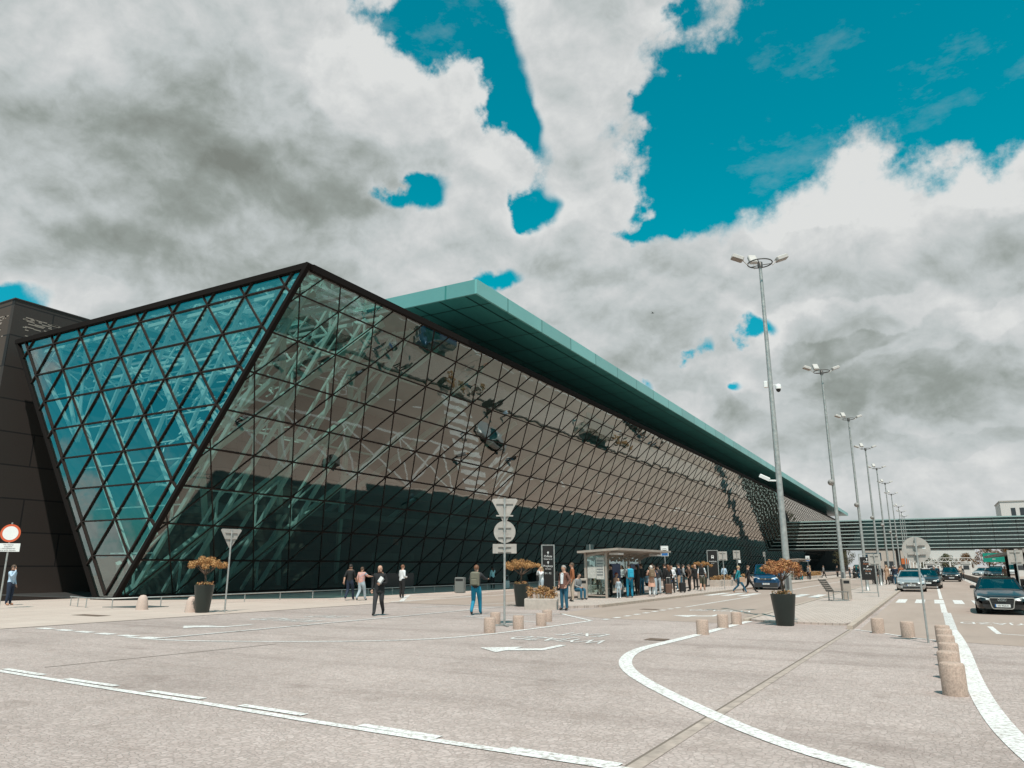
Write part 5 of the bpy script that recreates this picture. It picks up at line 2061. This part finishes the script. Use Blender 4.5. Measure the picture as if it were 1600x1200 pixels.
def person(loc, head, label, top, legs, hair='dark', hstyle='short', skin=None, shoes=None, armL='down', armR='down', stance='stand', sleeves='long',
           h=1.75, group=None, stout=1.0, shorts=False, coat=None, bow=0.0, look=0.0, fine=False, cat='person'):
    skin = skin or SKIN_A
    shoes = shoes or SHOE_B
    k = h / 1.75
    V = {}
    dz = 0.0
    if stance == 'sit':
        dz = -.43
    b = stout

    def lean(p):
        x, y, z = p
        if z > .95:
            y += (z - .95) * bow
        return Vector((x, y, z + dz))
    sp = [(0, 0, .94, .150 * b, .115 * b), (0, -.005, 1.07, .140 * b, .112 * b), (0, .005, 1.24, .160 * b, .125 * b), (0, -.005, 1.385, .150 * b, .10 * b),
          (0, 0, 1.475, .062, .062), (0, .012, 1.545, .066, .072), (0, .022, 1.615, .083, .10), (0, .012, 1.69, .082, .098), (0, .005, 1.745, .045, .055)]
    verts, edges, rad, kind = [], [], [], []

    def addv(p, rx, ry):
        verts.append(tuple(p))
        rad.append((rx, ry))
        return len(verts) - 1
    ids = [addv(lean(s[:3]), s[3], s[4]) for s in sp]
    bones = []
    for i in range(len(ids) - 1):
        edges.append((ids[i], ids[i + 1]))
        bones.append((ids[i], ids[i + 1], 'top' if i < 4 else 'skin'))
    hands = []
    for s, arm in ((-1, armL), (1, armR)):
        e_, w_, h_ = ARMS[arm]
        pts = [(.168 * (.5 + .5 * b), -.005, 1.405)] + [e_, w_, h_]
        rr = [(.072 * b, .068 * b), (.050 * b, .050 * b), (.036, .034), (.036, .024)]
        prev = ids[3]
        prev_p = None
        for j, (p, r_) in enumerate(zip(pts, rr)):
            q = addv(lean((s * p[0] * (1 if j == 0 else (.85 + .15 * b)), p[1], p[2])), *r_)
            edges.append((prev, q))
            bones.append((prev, q, 'top' if j == 0 else ('top' if j == 1 else ('fore' if j == 2 else 'skin'))))
            prev = q
        hands.append((Vector(verts[prev - 1]), Vector(verts[prev]), s))
    for s in (-1, 1):
        if stance == 'sit':
            pts = [(.10, .06, .50), (.13, .45, .52), (.13, .44, .09), (.14, .60, .04)]
        elif stance == 'walk':
            pts = [(.095, .0, .89), (.10, .17, .50), (.10, .25, .10), (.11, .40, .05)] if s > 0 else [(.095, .0, .89), (.10, .02, .50), (.10, -.28, .16), (.11, -.17, .04)]
        elif stance == 'stride':
            pts = [(.095, .0, .87), (.10, .24, .48), (.10, .40, .10), (.11, .55, .07)] if s > 0 else [(.095, .0, .87), (.10, -.08, .48), (.10, -.42, .17), (.11, -.32, .04)]
        else:
            pts = [(.10, .0, .89), (.115, .02, .50), (.125, -.01, .09), (.15, .14, .035)]
        rr = [(.105 * b, .110 * b), (.070 * b, .072 * b), (.052, .056), (.046, .036)]
        prev = ids[0]
        for j, (p, r_) in enumerate(zip(pts, rr)):
            q = addv(Vector((s * p[0], p[1], p[2])), *r_)
            edges.append((prev, q))
            bones.append((prev, q, 'legs' if j < 2 else ('shin' if j == 2 else 'shoe')))
            prev = q
    me = bpy.data.meshes.new('person')
    me.from_pydata(verts, edges, [])
    ob = bpy.data.objects.new('tmp_person', me)
    COL.objects.link(ob)
    md = ob.modifiers.new('skin', 'SKIN')
    md.use_smooth_shade = True
    for i, sv_ in enumerate(me.skin_vertices[0].data):
        sv_.radius = (rad[i][0] * 1.06, rad[i][1] * 1.06)
        sv_.use_root = (i == 0)
    sd = ob.modifiers.new('sub', 'SUBSURF')
    sd.levels = 2 if fine else 1
    dg = bpy.context.evaluated_depsgraph_get()
    res = bpy.data.meshes.new_from_object(ob.evaluated_get(dg))
    bpy.data.objects.remove(ob)
    bpy.data.meshes.remove(me)
    mats = [skin, CL[top] if isinstance(top, str) else top, CL[legs] if isinstance(legs, str) else legs, shoes, mat('eye_dark', (0.02, 0.015, 0.012), .3)]
    bmv = bmesh.new()
    bmv.from_mesh(res)
    bpy.data.meshes.remove(res)
    vv = [Vector(p) for p in verts]
    zsk = 1.455 + dz
    for f in bmv.faces:
        c = f.calc_center_median()
        best, bk = 9, 'top'
        for a_, b_, kd in bones:
            d = seg_dist(c, vv[a_], vv[b_]) - .5 * (rad[a_][0] + rad[b_][0])
            if d < best:
                best, bk = d, kd
        if bk == 'top' and stance != 'sit' and c.z < .93 + dz:
            bk = 'legs'
        if bk in ('top', 'skin') and c.z > zsk and abs(c.x) < .12:
            bk = 'skin'
        mi = {'top': 1, 'skin': 0, 'legs': 2, 'shoe': 3}.get(bk)
        if bk == 'fore':
            mi = 1 if sleeves == 'long' else 0
        if bk == 'shin':
            mi = 0 if shorts else 2
        f.material_index = mi
        f.smooth = True
    # fingers, nose, ears and eyes grown into the same mesh
    ex = MB()
    for wv, hv, s in hands:
        d = (hv - wv).normalized()
        side = d.cross(Vector((0, 1, 0)))
        if side.length < .1:
            side = Vector((1, 0, 0))
        side.normalize()
        nr = side.cross(d).normalized()
        for q, ln in ((-.026, .062), (-.009, .075), (.009, .07), (.025, .055)):
            o_ = hv + side * q - d * .005
            ex.tube([o_, o_ + d * ln * .55 + nr * .006, o_ + d * ln + nr * .028], [.010, .009, .006], 5, 0)
        tb = wv.lerp(hv, .45) + side * .03 * s
        ex.tube([tb, tb + side * .022 * s + d * .03, tb + side * .026 * s + d * .06], [.012, .011, .007], 5, 0)
    hc = lean((0, .02, 1.62))
    ex.tube([hc + Vector((0, .075, .02)), hc + Vector((0, .112, -.018)), hc + Vector((0, .085, -.028))], [.010, .016, .012], 6, 0)
    for s in (-1, 1):
        ex.lathe([(.0001, -.008), (.022, -.005), (.026, .004), (.0001, .01)], 8, tuple(hc + Vector((s * .078, -.01, -.005))), 0, axis='X')
        ex.lathe([(.0001, .0), (.009, .002), (.0001, .006)], 8, tuple(hc + Vector((s * .032, .088, .018))), 4, axis='Y')
    ex.box(hc.x - .026, hc.x + .026, hc.y + .083, hc.y + .090, hc.z - .054, hc.z - .048, 4)
    base_ = len(bmv.verts)
    nv = [bmv.verts.new(p) for p in ex.v]
    for f, mi_, sm_ in zip(ex.f, ex.mi, ex.sm):
        try:
            nf = bmv.faces.new([nv[i] for i in f])
            nf.material_index = mi_
            nf.smooth = True
        except ValueError:
            pass
    me = bpy.data.meshes.new('person')
    bmv.to_mesh(me)
    bmv.free()
    for m_ in mats:
        me.materials.append(m_)
    me.transform(Matrix.Scale(k, 4))
    o = bpy.data.objects.new('person', me)
    COL.objects.link(o)
    o.location = loc
    o.rotation_euler = (0, 0, R(head))
    tag(o, label, cat, group)
    # hair as a cap round the skull
    if hstyle != 'bald':
        m = MB()
        n, rings_ = 18, 9
        grid = []
        rx, ry, rz_ = .096, .116, .118
        c = lean((0, .008, 1.635))
        vs = []
        low = {'short': 62, 'long': 62, 'cap': 50, 'scarf': 62}[hstyle]
        for i in range(rings_ + 1):
            for j in range(n):
                th_ = 2 * math.pi * j / n
                front = (1 + math.sin(th_)) / 2
                mx = 1.92 - .86 * front ** 1.2 if hstyle != 'scarf' else 2.0 - .55 * front ** 2
                ph = mx * i / rings_
                vs.append((c.x + rx * math.sin(ph) * math.cos(th_), c.y + ry * math.sin(ph) * math.sin(th_), c.z + rz_ * math.cos(ph)))
        fs = [(i * n + j, i * n + (j + 1) % n, (i + 1) * n + (j + 1) % n, (i + 1) * n + j) for i in range(rings_) for j in range(n)]
        m.add(vs, fs, 0, True)
        if hstyle in ('long', 'scarf'):
            cc = c
            if hstyle == 'long':
                m.tube([cc + Vector((0, -.055, .03)), cc + Vector((0, -.095, -.10)), cc + Vector((0, -.085, -.24)), cc + Vector((0, -.08, -.34))], [.075, .085, .075, .03], 10)
            else:
                m.tube([cc + Vector((0, -.02, -.05)), cc + Vector((0, -.01, -.17)), cc + Vector((0, -.0, -.24))], [.088, .098, .14], 12)
        if hstyle == 'cap':
            m.slab([tuple(c + Vector(q)) for q in ((-.07, .09, .03), (.07, .09, .03), (.05, .19, .015), (-.05, .19, .015))], (0, 0, .012))
        me2 = m.build('hair' if hstyle in ('short', 'long') else ('cap' if hstyle == 'cap' else 'headscarf'), HAIR[hair] if hair in HAIR else CL[hair], o)
        me2.data.transform(Matrix.Scale(k, 4))
    if coat:
        cm, zlo, wd = coat
        m = MB()
        ring = lambda z, rx_, ry_: [(rx_ * math.cos(2 * math.pi * q / 16), ry_ * math.sin(2 * math.pi * q / 16) - .005, z + dz) for q in range(16)]
        vs = ring(1.16, .150 * b, .128 * b) + ring(1.0, .168 * b, .142 * b) + ring((1 + zlo) / 2, (.172 + wd * .5) * b, (.15 + wd * .5) * b) + ring(zlo, (.176 + wd) * b, (.155 + wd) * b)
        m.add(vs, [(i * 16 + j, i * 16 + (j + 1) % 16, (i + 1) * 16 + (j + 1) % 16, (i + 1) * 16 + j) for i in range(3) for j in range(16)], 0, True)
        oc = m.build('coat_skirt', CL[cm], o)
        oc.data.transform(Matrix.Scale(k, 4))
    return o


def on_body(o_loc, head, off, h=1.75):
    k = h / 1.75
    a = R(head)
    x, y, z = (c * k for c in off)
    return (o_loc[0] + x * math.cos(a) - y * math.sin(a), o_loc[1] + x * math.sin(a) + y * math.cos(a), o_loc[2] + z)


def backpack(o_loc, head, label, c, s=1.0):
    t = thing('backpack', label, 'backpack', on_body(o_loc, head, (0, -.13, 1.03)), R(head))
    m = MB()
    m.bev(-.16 * s, .16 * s, -.17 * s, 0, 0, .46 * s, .05)
    m.build('bag', CL[c], t)
    m = MB()
    m.bev(-.12 * s, .12 * s, -.235 * s, -.165 * s, .04, .23 * s, .03)
    m.build('pocket', CL[c], t)
    for x in (-.10, .10):
        m = MB()
        m.tube([(x, -.01, .40 * s), (x * 1.05, .05, .455), (x * 1.05, .20, .44), (x * 1.08, .275, .30), (x * 1.2, .22, .12), (x * 1.2, .0, .05)], .018, 6)
        m.build('strap', CL[c], t)
    m = MB()
    m.ringtube((0, -.03, .46 * s), .035, .009, 14, 5, axis='Y')
    m.build('handle', CL['black'], t)


def bag(loc, rz, label, c, w=.32, h=.28, d=.12):
    t = thing('shoulder_bag', label, 'bag', loc, R(rz))
    m = MB()
    m.bev(-w / 2, w / 2, -d / 2, d / 2, 0, h, .03)
    m.build('bag', CL[c] if isinstance(c, str) else c, t)
    m = MB()
    m.ringtube((0, 0, h), w * .32, .01, 16, 5, axis='Y')
    m.build('handle', CL['black'], t)


def suitcase(loc, rz, label, m_, s=1.0):
    t = thing('suitcase', label, 'suitcase', loc, R(rz), 'wheeled suitcases by the waiting people')
    m = MB()
    m.bev(-.20 * s, .20 * s, -.12 * s, .12 * s, .06, .06 + .56 * s, .04)
    m.build('case', m_, t)
    m = MB()
    for x in (-.1, .1):
        m.tube([(x * s, .08 * s, .5 * s), (x * s, .08 * s, 1.0 * s)], .012, 6)
    m.tube([(-.12 * s, .08 * s, 1.0 * s), (.12 * s, .08 * s, 1.0 * s)], .018, 6)
    m.build('handle', STEEL, t)
    for x in (-.14, .14):
        m = MB()
        m.lathe([(.05, -.02), (.05, .02)], 10, (x * s, 0, .05), axis='X')
        m.build('wheel', BLACK, t)


G = 'people waiting round the bus shelter'
FWD = 29.2     # heading that shows the back to the camera
p = (-36.45, 18.8, 0)
person(p, -60, 'man in a pale blue shirt holding a phone to his ear at the left edge', 'shirt_blue', 'navy', 'brown', 'short', shoes=SHOE_T, armL='down', armR='phone', h=1.78, fine=True)
t = thing('mobile_phone', 'small dark phone held by the man in the pale blue shirt', 'phone', on_body(p, -60, (.115, .12, 1.58)), R(-60))
m = MB()
m.bev(-.006, .006, -.035, .035, 0, .14, .004)
m.build('case', BLACK, t)
m = MB()
m.box(-.0085, -.0065, -.030, .030, .01, .13)
m.build('screen', mat('screen_dark', (0.01, 0.012, 0.015), .1), t)
person((-26.35, 30.0, 0), 20, 'man in dark clothes and white trainers walking beside the woman in tie-dye', 'black', 'navy', 'dark', 'short', shoes=SHOE_W, armL='swing_b', armR='swing_f', stance='walk', h=1.82, sleeves='short', fine=True)
person((-25.75, 30.2, 0), 8, 'woman in a tie-dye top and pale leggings, seen from behind', 'tie_dye', 'pale_jeans', 'brown', 'short', armL='down', armR='reach', stance='walk', sleeves='short', h=1.68, stout=1.16, shoes=SHOE_B, fine=True)
p = (-17.45, 21.45, 0)
person(p, 205, 'bald man in a black jacket walking towards us with papers in his hand', 'black', 'charcoal', 'grey', 'bald', armL='hold', armR='down', stance='walk', h=1.74, stout=1.10, coat=('black', .80, .0), fine=True)
t = thing('folder', 'grey and white papers held by the man in the black jacket', 'papers', on_body(p, 205, (-.09, .26, 1.09)), R(200))
m = MB()
m.M = Matrix.Rotation(R(-35), 4, 'Y')
m.box(-.02, .14, -.02, .0, 0, .22)
m.build('cover', cloth('grey', (0.25, .25, .25)), t)
m = MB()
m.M = Matrix.Rotation(R(-35), 4, 'Y')
m.box(.02, .15, .003, .010, .03, .235)
m.build('sheet', WHITE, t)
person((-25.6, 33.4, 0), -20, 'young man in a white hoodie, black trousers and white trainers', 'white', 'black', 'ginger', 'short', shoes=SHOE_W, armL='hold', armR='hold', h=1.80, stout=1.08, fine=True)
p = (-14.6, 23.45, 0)
person(p, 18, 'man in bright blue jeans and a dark jacket, seen from behind with a backpack', 'charcoal', 'blue_jeans', 'ginger', 'short', armL='strap', armR='reach', stance='walk', h=1.76, stout=1.05, fine=True)
backpack(p, 18, 'olive brown backpack on the man in bright blue jeans', 'khaki', 1.05)
CL['khaki_bag'] = mat('cloth_khaki_bag', (0.20, 0.14, 0.09), .8)
person((-30.0, 50.6, 0), 60, 'woman in a pale teal jacket in the shade behind the triangular sign pole', 'pale_teal', 'black', 'dark', 'long', shoes=SHOE_W, armL='down', armR='phone', h=1.7)
suitcase((-29.3, 51.6, 0), 30, 'pale suitcase beside the woman in the pale teal jacket', mat('case_pale', (0.45, .50, .50), .5), 1.0)
person((-19.5, 38.3, 0), 150, 'blonde woman in a white shirt holding both hands to her face', 'white', 'pale_jeans', 'blond', 'long', armL='face', armR='face', h=1.70, fine=True)
p = (-13.0, 27.55, 0)
person(p, 165, 'man in an open brown leather jacket, white shirt and jeans at the kerb', 'brown_leather', 'jeans', 'grey', 'short', armL='pocket', armR='pocket', h=1.75, coat=('brown_leather', .84, .0), fine=True)
t = thing('shirt_bag', 'dark shoulder bag at the side of the man in the leather jacket', 'bag', on_body(p, 165, (.24, -.03, .75)), R(165))
t.name = 'shoulder_bag'
m = MB()
m.bev(-.06, .06, -.16, .16, 0, .26, .03)
m.build('bag', CL['black'], t)
m = MB()
m.tube([(0, 0, .25), (-.12, .10, .5), (-.28, .15, .64), (-.36, .03, .70)], .012, 6)
m.build('strap', CL['black'], t)
bpy.context.view_layer.update()
man = [o for o in COL.objects if o.get('label', '').startswith('man in an open brown leather')][0]
m = MB()
m.slab([(-.055, .128, 1.02), (.055, .128, 1.02), (.075, .105, 1.40), (.035, .10, 1.45), (-.035, .10, 1.45), (-.075, .105, 1.40)], (0, .018, 0))
m.build('shirt_front', CL['white'], man, fix=True)
for i, (x, y, hd, tp, lg, hr, st, lb) in enumerate((
        (-15.9, 48.2, 40, 'black', 'charcoal', 'dark', 'short', 'man in black with his back turned at the far shelter post'),
        (-15.2, 50.6, 200, 'charcoal', 'jeans', 'blond', 'long', 'blonde woman in charcoal behind the bus stop sign pole'),
        (-14.2, 49.6, 120, 'brown', 'black', 'brown', 'short', 'man in a brown jacket next to the capped man'),
        (-15.9, 54.0, 300, 'grey', 'black', 'dark', 'long', 'woman in grey between the rounded bollards and the shelter'),
        (-14.9, 44.0, 250, 'red', 'black', 'dark', 'long', 'woman in a red top among the black coats at the shelter'),
        (-14.0, 41.7, 330, 'navy', 'pale_jeans', 'brown', 'short', 'person in navy and pale jeans behind the cream headscarf'),
        (-15.3, 38.4, 120, 'black', 'black', 'dark', 'short', 'person in black standing under the near roof corner of the shelter'),
        (-18.6, 42.6, 90, 'charcoal', 'black', 'brown', 'short', 'person in charcoal in the shade right of the notice board'),
        (-18.9, 46.2, 30, 'shirt_blue', 'navy', 'dark', 'long', 'person in pale blue seen through the shelter glass'),
        (-24.5, 60.5, 60, 'grey', 'black', 'blond', 'short', 'person in grey on the shaded pavement far behind the flower box'),
        (-23.0, 72.0, 200, 'black', 'jeans', 'dark', 'short', 'person in black beside the silver taxi'),
        (-21.5, 63.0, 150, 'white', 'jeans', 'brown', 'short', 'person in a white top in front of the silver taxi bonnet'))):
    person((x, y, .1 if x > -16.3 else 0), hd, lb, tp, lg, hr, st, h=1.66 + .035 * (i % 5), armL=('down', 'hold', 'pocket')[i % 3], armR=('pocket', 'down', 'strap')[i % 3], stance='stand' if i % 4 else 'walk', shoes=SHOE_W if i % 3 == 1 else SHOE_B)
person((-14.95, 32.6, .1), 120, 'man in a rust jacket and beige trousers behind the leather jacket man', 'rust', 'beige', 'brown', 'short', SKIN_B, h=1.78)
person((-15.55, 34.4, .1), -110, 'seated person in a grey top and blue jeans before the shelter corner', 'grey', 'jeans', 'dark', 'short', stance='sit', armL='lap', armR='lap', h=1.7, bow=.25)
person((-17.3, 41.6, 0), 200, 'person in teal standing in the shade behind the shelter corner', 'teal', 'black', 'dark', 'short', h=1.74)
# under and beside the shelter
person((-15.55, 39.5, .12), -90, 'seated woman with red hair in a peach top inside the shelter', 'peach', 'grey', 'red', 'short', stance='sit', armL='lap', armR='lap', h=1.66, group=None, bow=.2)
person((-15.6, 41.3, .12), -95, 'seated person with pale hair in black inside the shelter', 'black', 'jeans', 'blond', 'short', stance='sit', armL='lap', armR='lap', h=1.7, bow=.15)
person((-14.3, 36.9, .1), 190, 'small child in a striped top at the shelter kerb', 'stripes', 'pale_jeans', 'blond', 'short', h=1.0, shoes=SHOE_W)
p = (-14.1, 38.0, .1)
person(p, 40, 'person in bright blue jeans with a sky-blue backpack before the shelter', 'grey', 'blue_jeans', 'dark', 'short', shoes=SHOE_T, armL='strap', armR='strap', h=1.76)
CL['bright_blue'] = mat('cloth_bright_blue', (0.02, .34, .50), .7)
backpack(p, 40, 'sky-blue backpack on the person before the shelter', 'bright_blue', 1.0)
person((-14.6, 40.6, .1), 75, 'person in black with white trainers right of the sky-blue backpack', 'black', 'black', 'dark', 'long', shoes=SHOE_W, h=1.70)
person((-15.0, 42.4, .1), 60, 'person in black jacket and jeans under the shelter roof', 'black', 'jeans', 'brown', 'short', shoes=SHOE_W, h=1.76)
person((-15.6, 45.0, .12), -90, 'seated woman in a pale top at the far end of the shelter bench', 'sky', 'black', 'brown', 'long', stance='sit', armL='lap', armR='phone', h=1.68)
p = (-13.6, 40.1, .1)
person(p, 30, 'woman in a cream headscarf and pink-beige coat with white trousers', 'peach', 'white', 'cream', 'scarf', shoes=SHOE_W, armL='strap', armR='hold', h=1.66, coat=('peach', .55, .05))
backpack(p, 30, 'brown backpack on the woman in the cream headscarf', 'khaki_bag', .95)
person((-14.3, 43.3, .1), 20, 'person in a grey coat right of the cream headscarf', 'charcoal', 'pale_jeans', 'dark', 'short', h=1.72)
person((-14.05, 44.6, .1), 50, 'woman with ginger hair in long black clothes', 'black', 'black', 'ginger', 'long', h=1.70, coat=('black', .3, .06))
person((-14.9, 46.6, .1), 80, 'man with dark hair in a black coat behind the ginger woman', 'black', 'charcoal', 'dark', 'short', h=1.8)
person((-14.35, 46.2, .1), 200, 'woman in a white jacket pushing luggage by the shelter end', 'white', 'black', 'brown', 'long', h=1.68, armL='hold', armR='hold')
person((-14.6, 48.6, .1), 100, 'man with a cap in a navy jacket and camel trousers', 'navy', 'camel', 'dark', 'cap', h=1.8, armL='hold', armR='pocket')
suitcase((-13.85, 43.9, .1), 20, 'dark brown suitcase between the headscarf woman and the ginger woman', CL['brown'], .95)
suitcase((-13.9, 46.9, .1), 50, 'black suitcase near the man in the navy jacket', CL['black'], 1.0)
person((-14.7, 52.9, .1), 170, 'bald man in black left of the white-shirted walker', 'black', 'black', 'grey', 'bald', h=1.74)
p = (-13.7, 50.9, .1)
person(p, 10, 'walker in a white shirt and khaki shorts, seen from behind', 'white', 'khaki', 'brown', 'short', shoes=SHOE_T, sleeves='short', shorts=True, stance='walk', armL='swing_b', armR='swing_f', h=1.78)
backpack(p, 10, 'black backpack on the walker in khaki shorts', 'black', 1.05)
person((-17.5, 73.0, 0), 20, 'man in a light blue shirt behind the square sign back', 'shirt_blue', 'black', 'dark', 'short', h=1.8)
person((-15.1, 66.6, .1), -110, 'seated person in black with blue jeans on the stone block', 'black', 'jeans', 'brown', 'short', stance='sit', armL='lap', armR='lap', h=1.75, shoes=SHOE_W, bow=.1)
person((-11.15, 50.4, .01), -78, 'person in a teal top and dark jeans striding over the zebra crossing', 'teal', 'jeans', 'blond', 'short', stance='stride', armL='swing_f', armR='swing_b', shoes=SHOE_T, h=1.74)
person((-10.85, 51.9, .01), -78, 'person in black striding over the zebra crossing behind the teal top', 'black', 'black', 'brown', 'short', stance='stride', armL='swing_f', armR='swing_b', h=1.78)
bag((-10.85, 50.0, .72), 10, 'tan shoulder bag carried across the zebra crossing', 'camel', .34, .30)
person((-12.0, 70, .1), 10, 'person in a pink top behind the blue van', 'peach', 'black', 'brown', 'short', h=1.7)
person((-13.8, 95.5, .1), 20, 'person in dark clothes with teal trousers by the far shelter', 'black', 'teal', 'dark', 'long', h=1.72)
person((-13.5, 101, .1), 90, 'person with camel coat by the far shelter', 'camel', 'charcoal', 'blond', 'short', h=1.7)
person((-14.0, 103, .1), 140, 'person in grey by the far shelter', 'grey', 'black', 'dark', 'short', h=1.74)
person((-13.7, 116, .1), -60, 'walker in grey and black beside the low orange hedge', 'grey', 'black', 'brown', 'short', stance='walk', armL='swing_f', armR='swing_b', h=1.72)
GC = 'dark-clad crowd beyond the orange hedge'
tops = ['black', 'navy', 'charcoal', 'brown', 'black', 'white', 'camel', 'black', 'rust', 'grey', 'black']
rnd = random.Random(12)
for i in range(13):
    y = 121 + rnd.uniform(0, 20)
    x = -13.4 + (i % 7) * .78 + rnd.uniform(-.2, .2)
    person((x, y, .0), rnd.choice((0, 60, 120, 180, 240)), 'person in the far crowd between the orange hedge and the black van', tops[i % 11], rnd.choice(['black', 'charcoal', 'jeans']), rnd.choice(['dark', 'brown', 'blond', 'grey']),
           rnd.choice(['short', 'long']), h=rnd.uniform(1.64, 1.84), group=GC)
MED = [(-5.3 + .35, 79.0, 'charcoal', 'black', 'dark', 'woman in charcoal right of the black arrow board'), (-4.75, 78.0, 'black', 'black', 'brown', 'man in black close to the fourth lamp mast, left side'),
       (-4.45, 80.2, 'black', 'charcoal', 'dark', 'man in black half behind the fourth lamp mast'), (-3.75, 77.8, 'camel', 'brown', 'blond', 'woman in a long camel coat right of the fourth lamp mast'),
       (-3.65, 82.5, 'white', 'black', 'dark', 'person in white behind the camel coat'), (-3.3, 80.5, 'black', 'navy', 'grey', 'grey-haired man in black behind the dark-jacket man'),
       (-3.05, 78.2, 'navy', 'jeans', 'grey', 'man in a dark jacket and blue jeans left of the silver saloon'), (-2.75, 84.0, 'rust', 'black', 'brown', 'woman in a rust coat left of the silver saloon'),
       (-2.85, 93.0, 'brown', 'black', 'dark', 'person in brown behind the rust coat'), (-4.9, 90, 'black', 'black', 'dark', 'person in black far behind the arrow board')]
for i, (x, y, a, b_, hr, lb) in enumerate(MED):
    person((x, y, .06), (20, 200, 0, 150, 60, 180, 10, 200, 90, 0)[i], lb, a, b_, hr, 'long' if 'woman' in lb else 'short', h=1.66 + .04 * (i % 4),
           coat=('camel', .45, .06) if a == 'camel' else None, armL='down', armR='hold' if i % 3 == 0 else 'down')
bag((-3.55, 77.6, .45), 20, 'black bag carried between the camel coat and the dark jacket', 'black', .4, .32)
person((.1, 84.0, 0), 160, 'person in a red coat in the road beside the queue of cars', 'red', 'black', 'brown', 'long', h=1.68, coat=('red', .6, .04))
person((0.7, 118.0, 0), 100, 'person in dark clothes crossing far up the road', 'navy', 'black', 'dark', 'short', stance='walk', h=1.74)
person((2.9, 108.0, 0), 200, 'person in a pale top beside the brown barrier', 'beige', 'charcoal', 'blond', 'short', h=1.72)
person((3.2, 112.0, 0), 180, 'person in black beside the brown barrier', 'black', 'black', 'dark', 'short', h=1.74)
person((6.7, 96.0, 0), 170, 'person in a peach top beyond the brown barrier', 'peach', 'beige', 'brown', 'short', h=1.72)
bird = thing('bird', 'tiny dark bird high against the clouds right of the canopy', 'bird', (-22.3, 70.0, 27.3))
bird.scale = (.6, .6, .6)
m = MB()
m.tube([(-.22, 0, 0), (-.1, 0, .02), (.1, 0, .02), (.25, 0, 0)], [.01, .06, .06, .01], 8)
m.slab([(-.06, 0, .04), (.1, 0, .04), (.02, .5, .16), (-.08, .48, .16)], (0, 0, .012))
m.slab([(-.06, 0, .04), (.1, 0, .04), (.02, -.5, .12), (-.08, -.48, .12)], (0, 0, .012))
m.slab([(-.2, -.03, 0), (-.2, .03, 0), (-.36, .07, .01), (-.36, -.07, .01)], (0, 0, .01))
m.build('body', BLACK, bird)
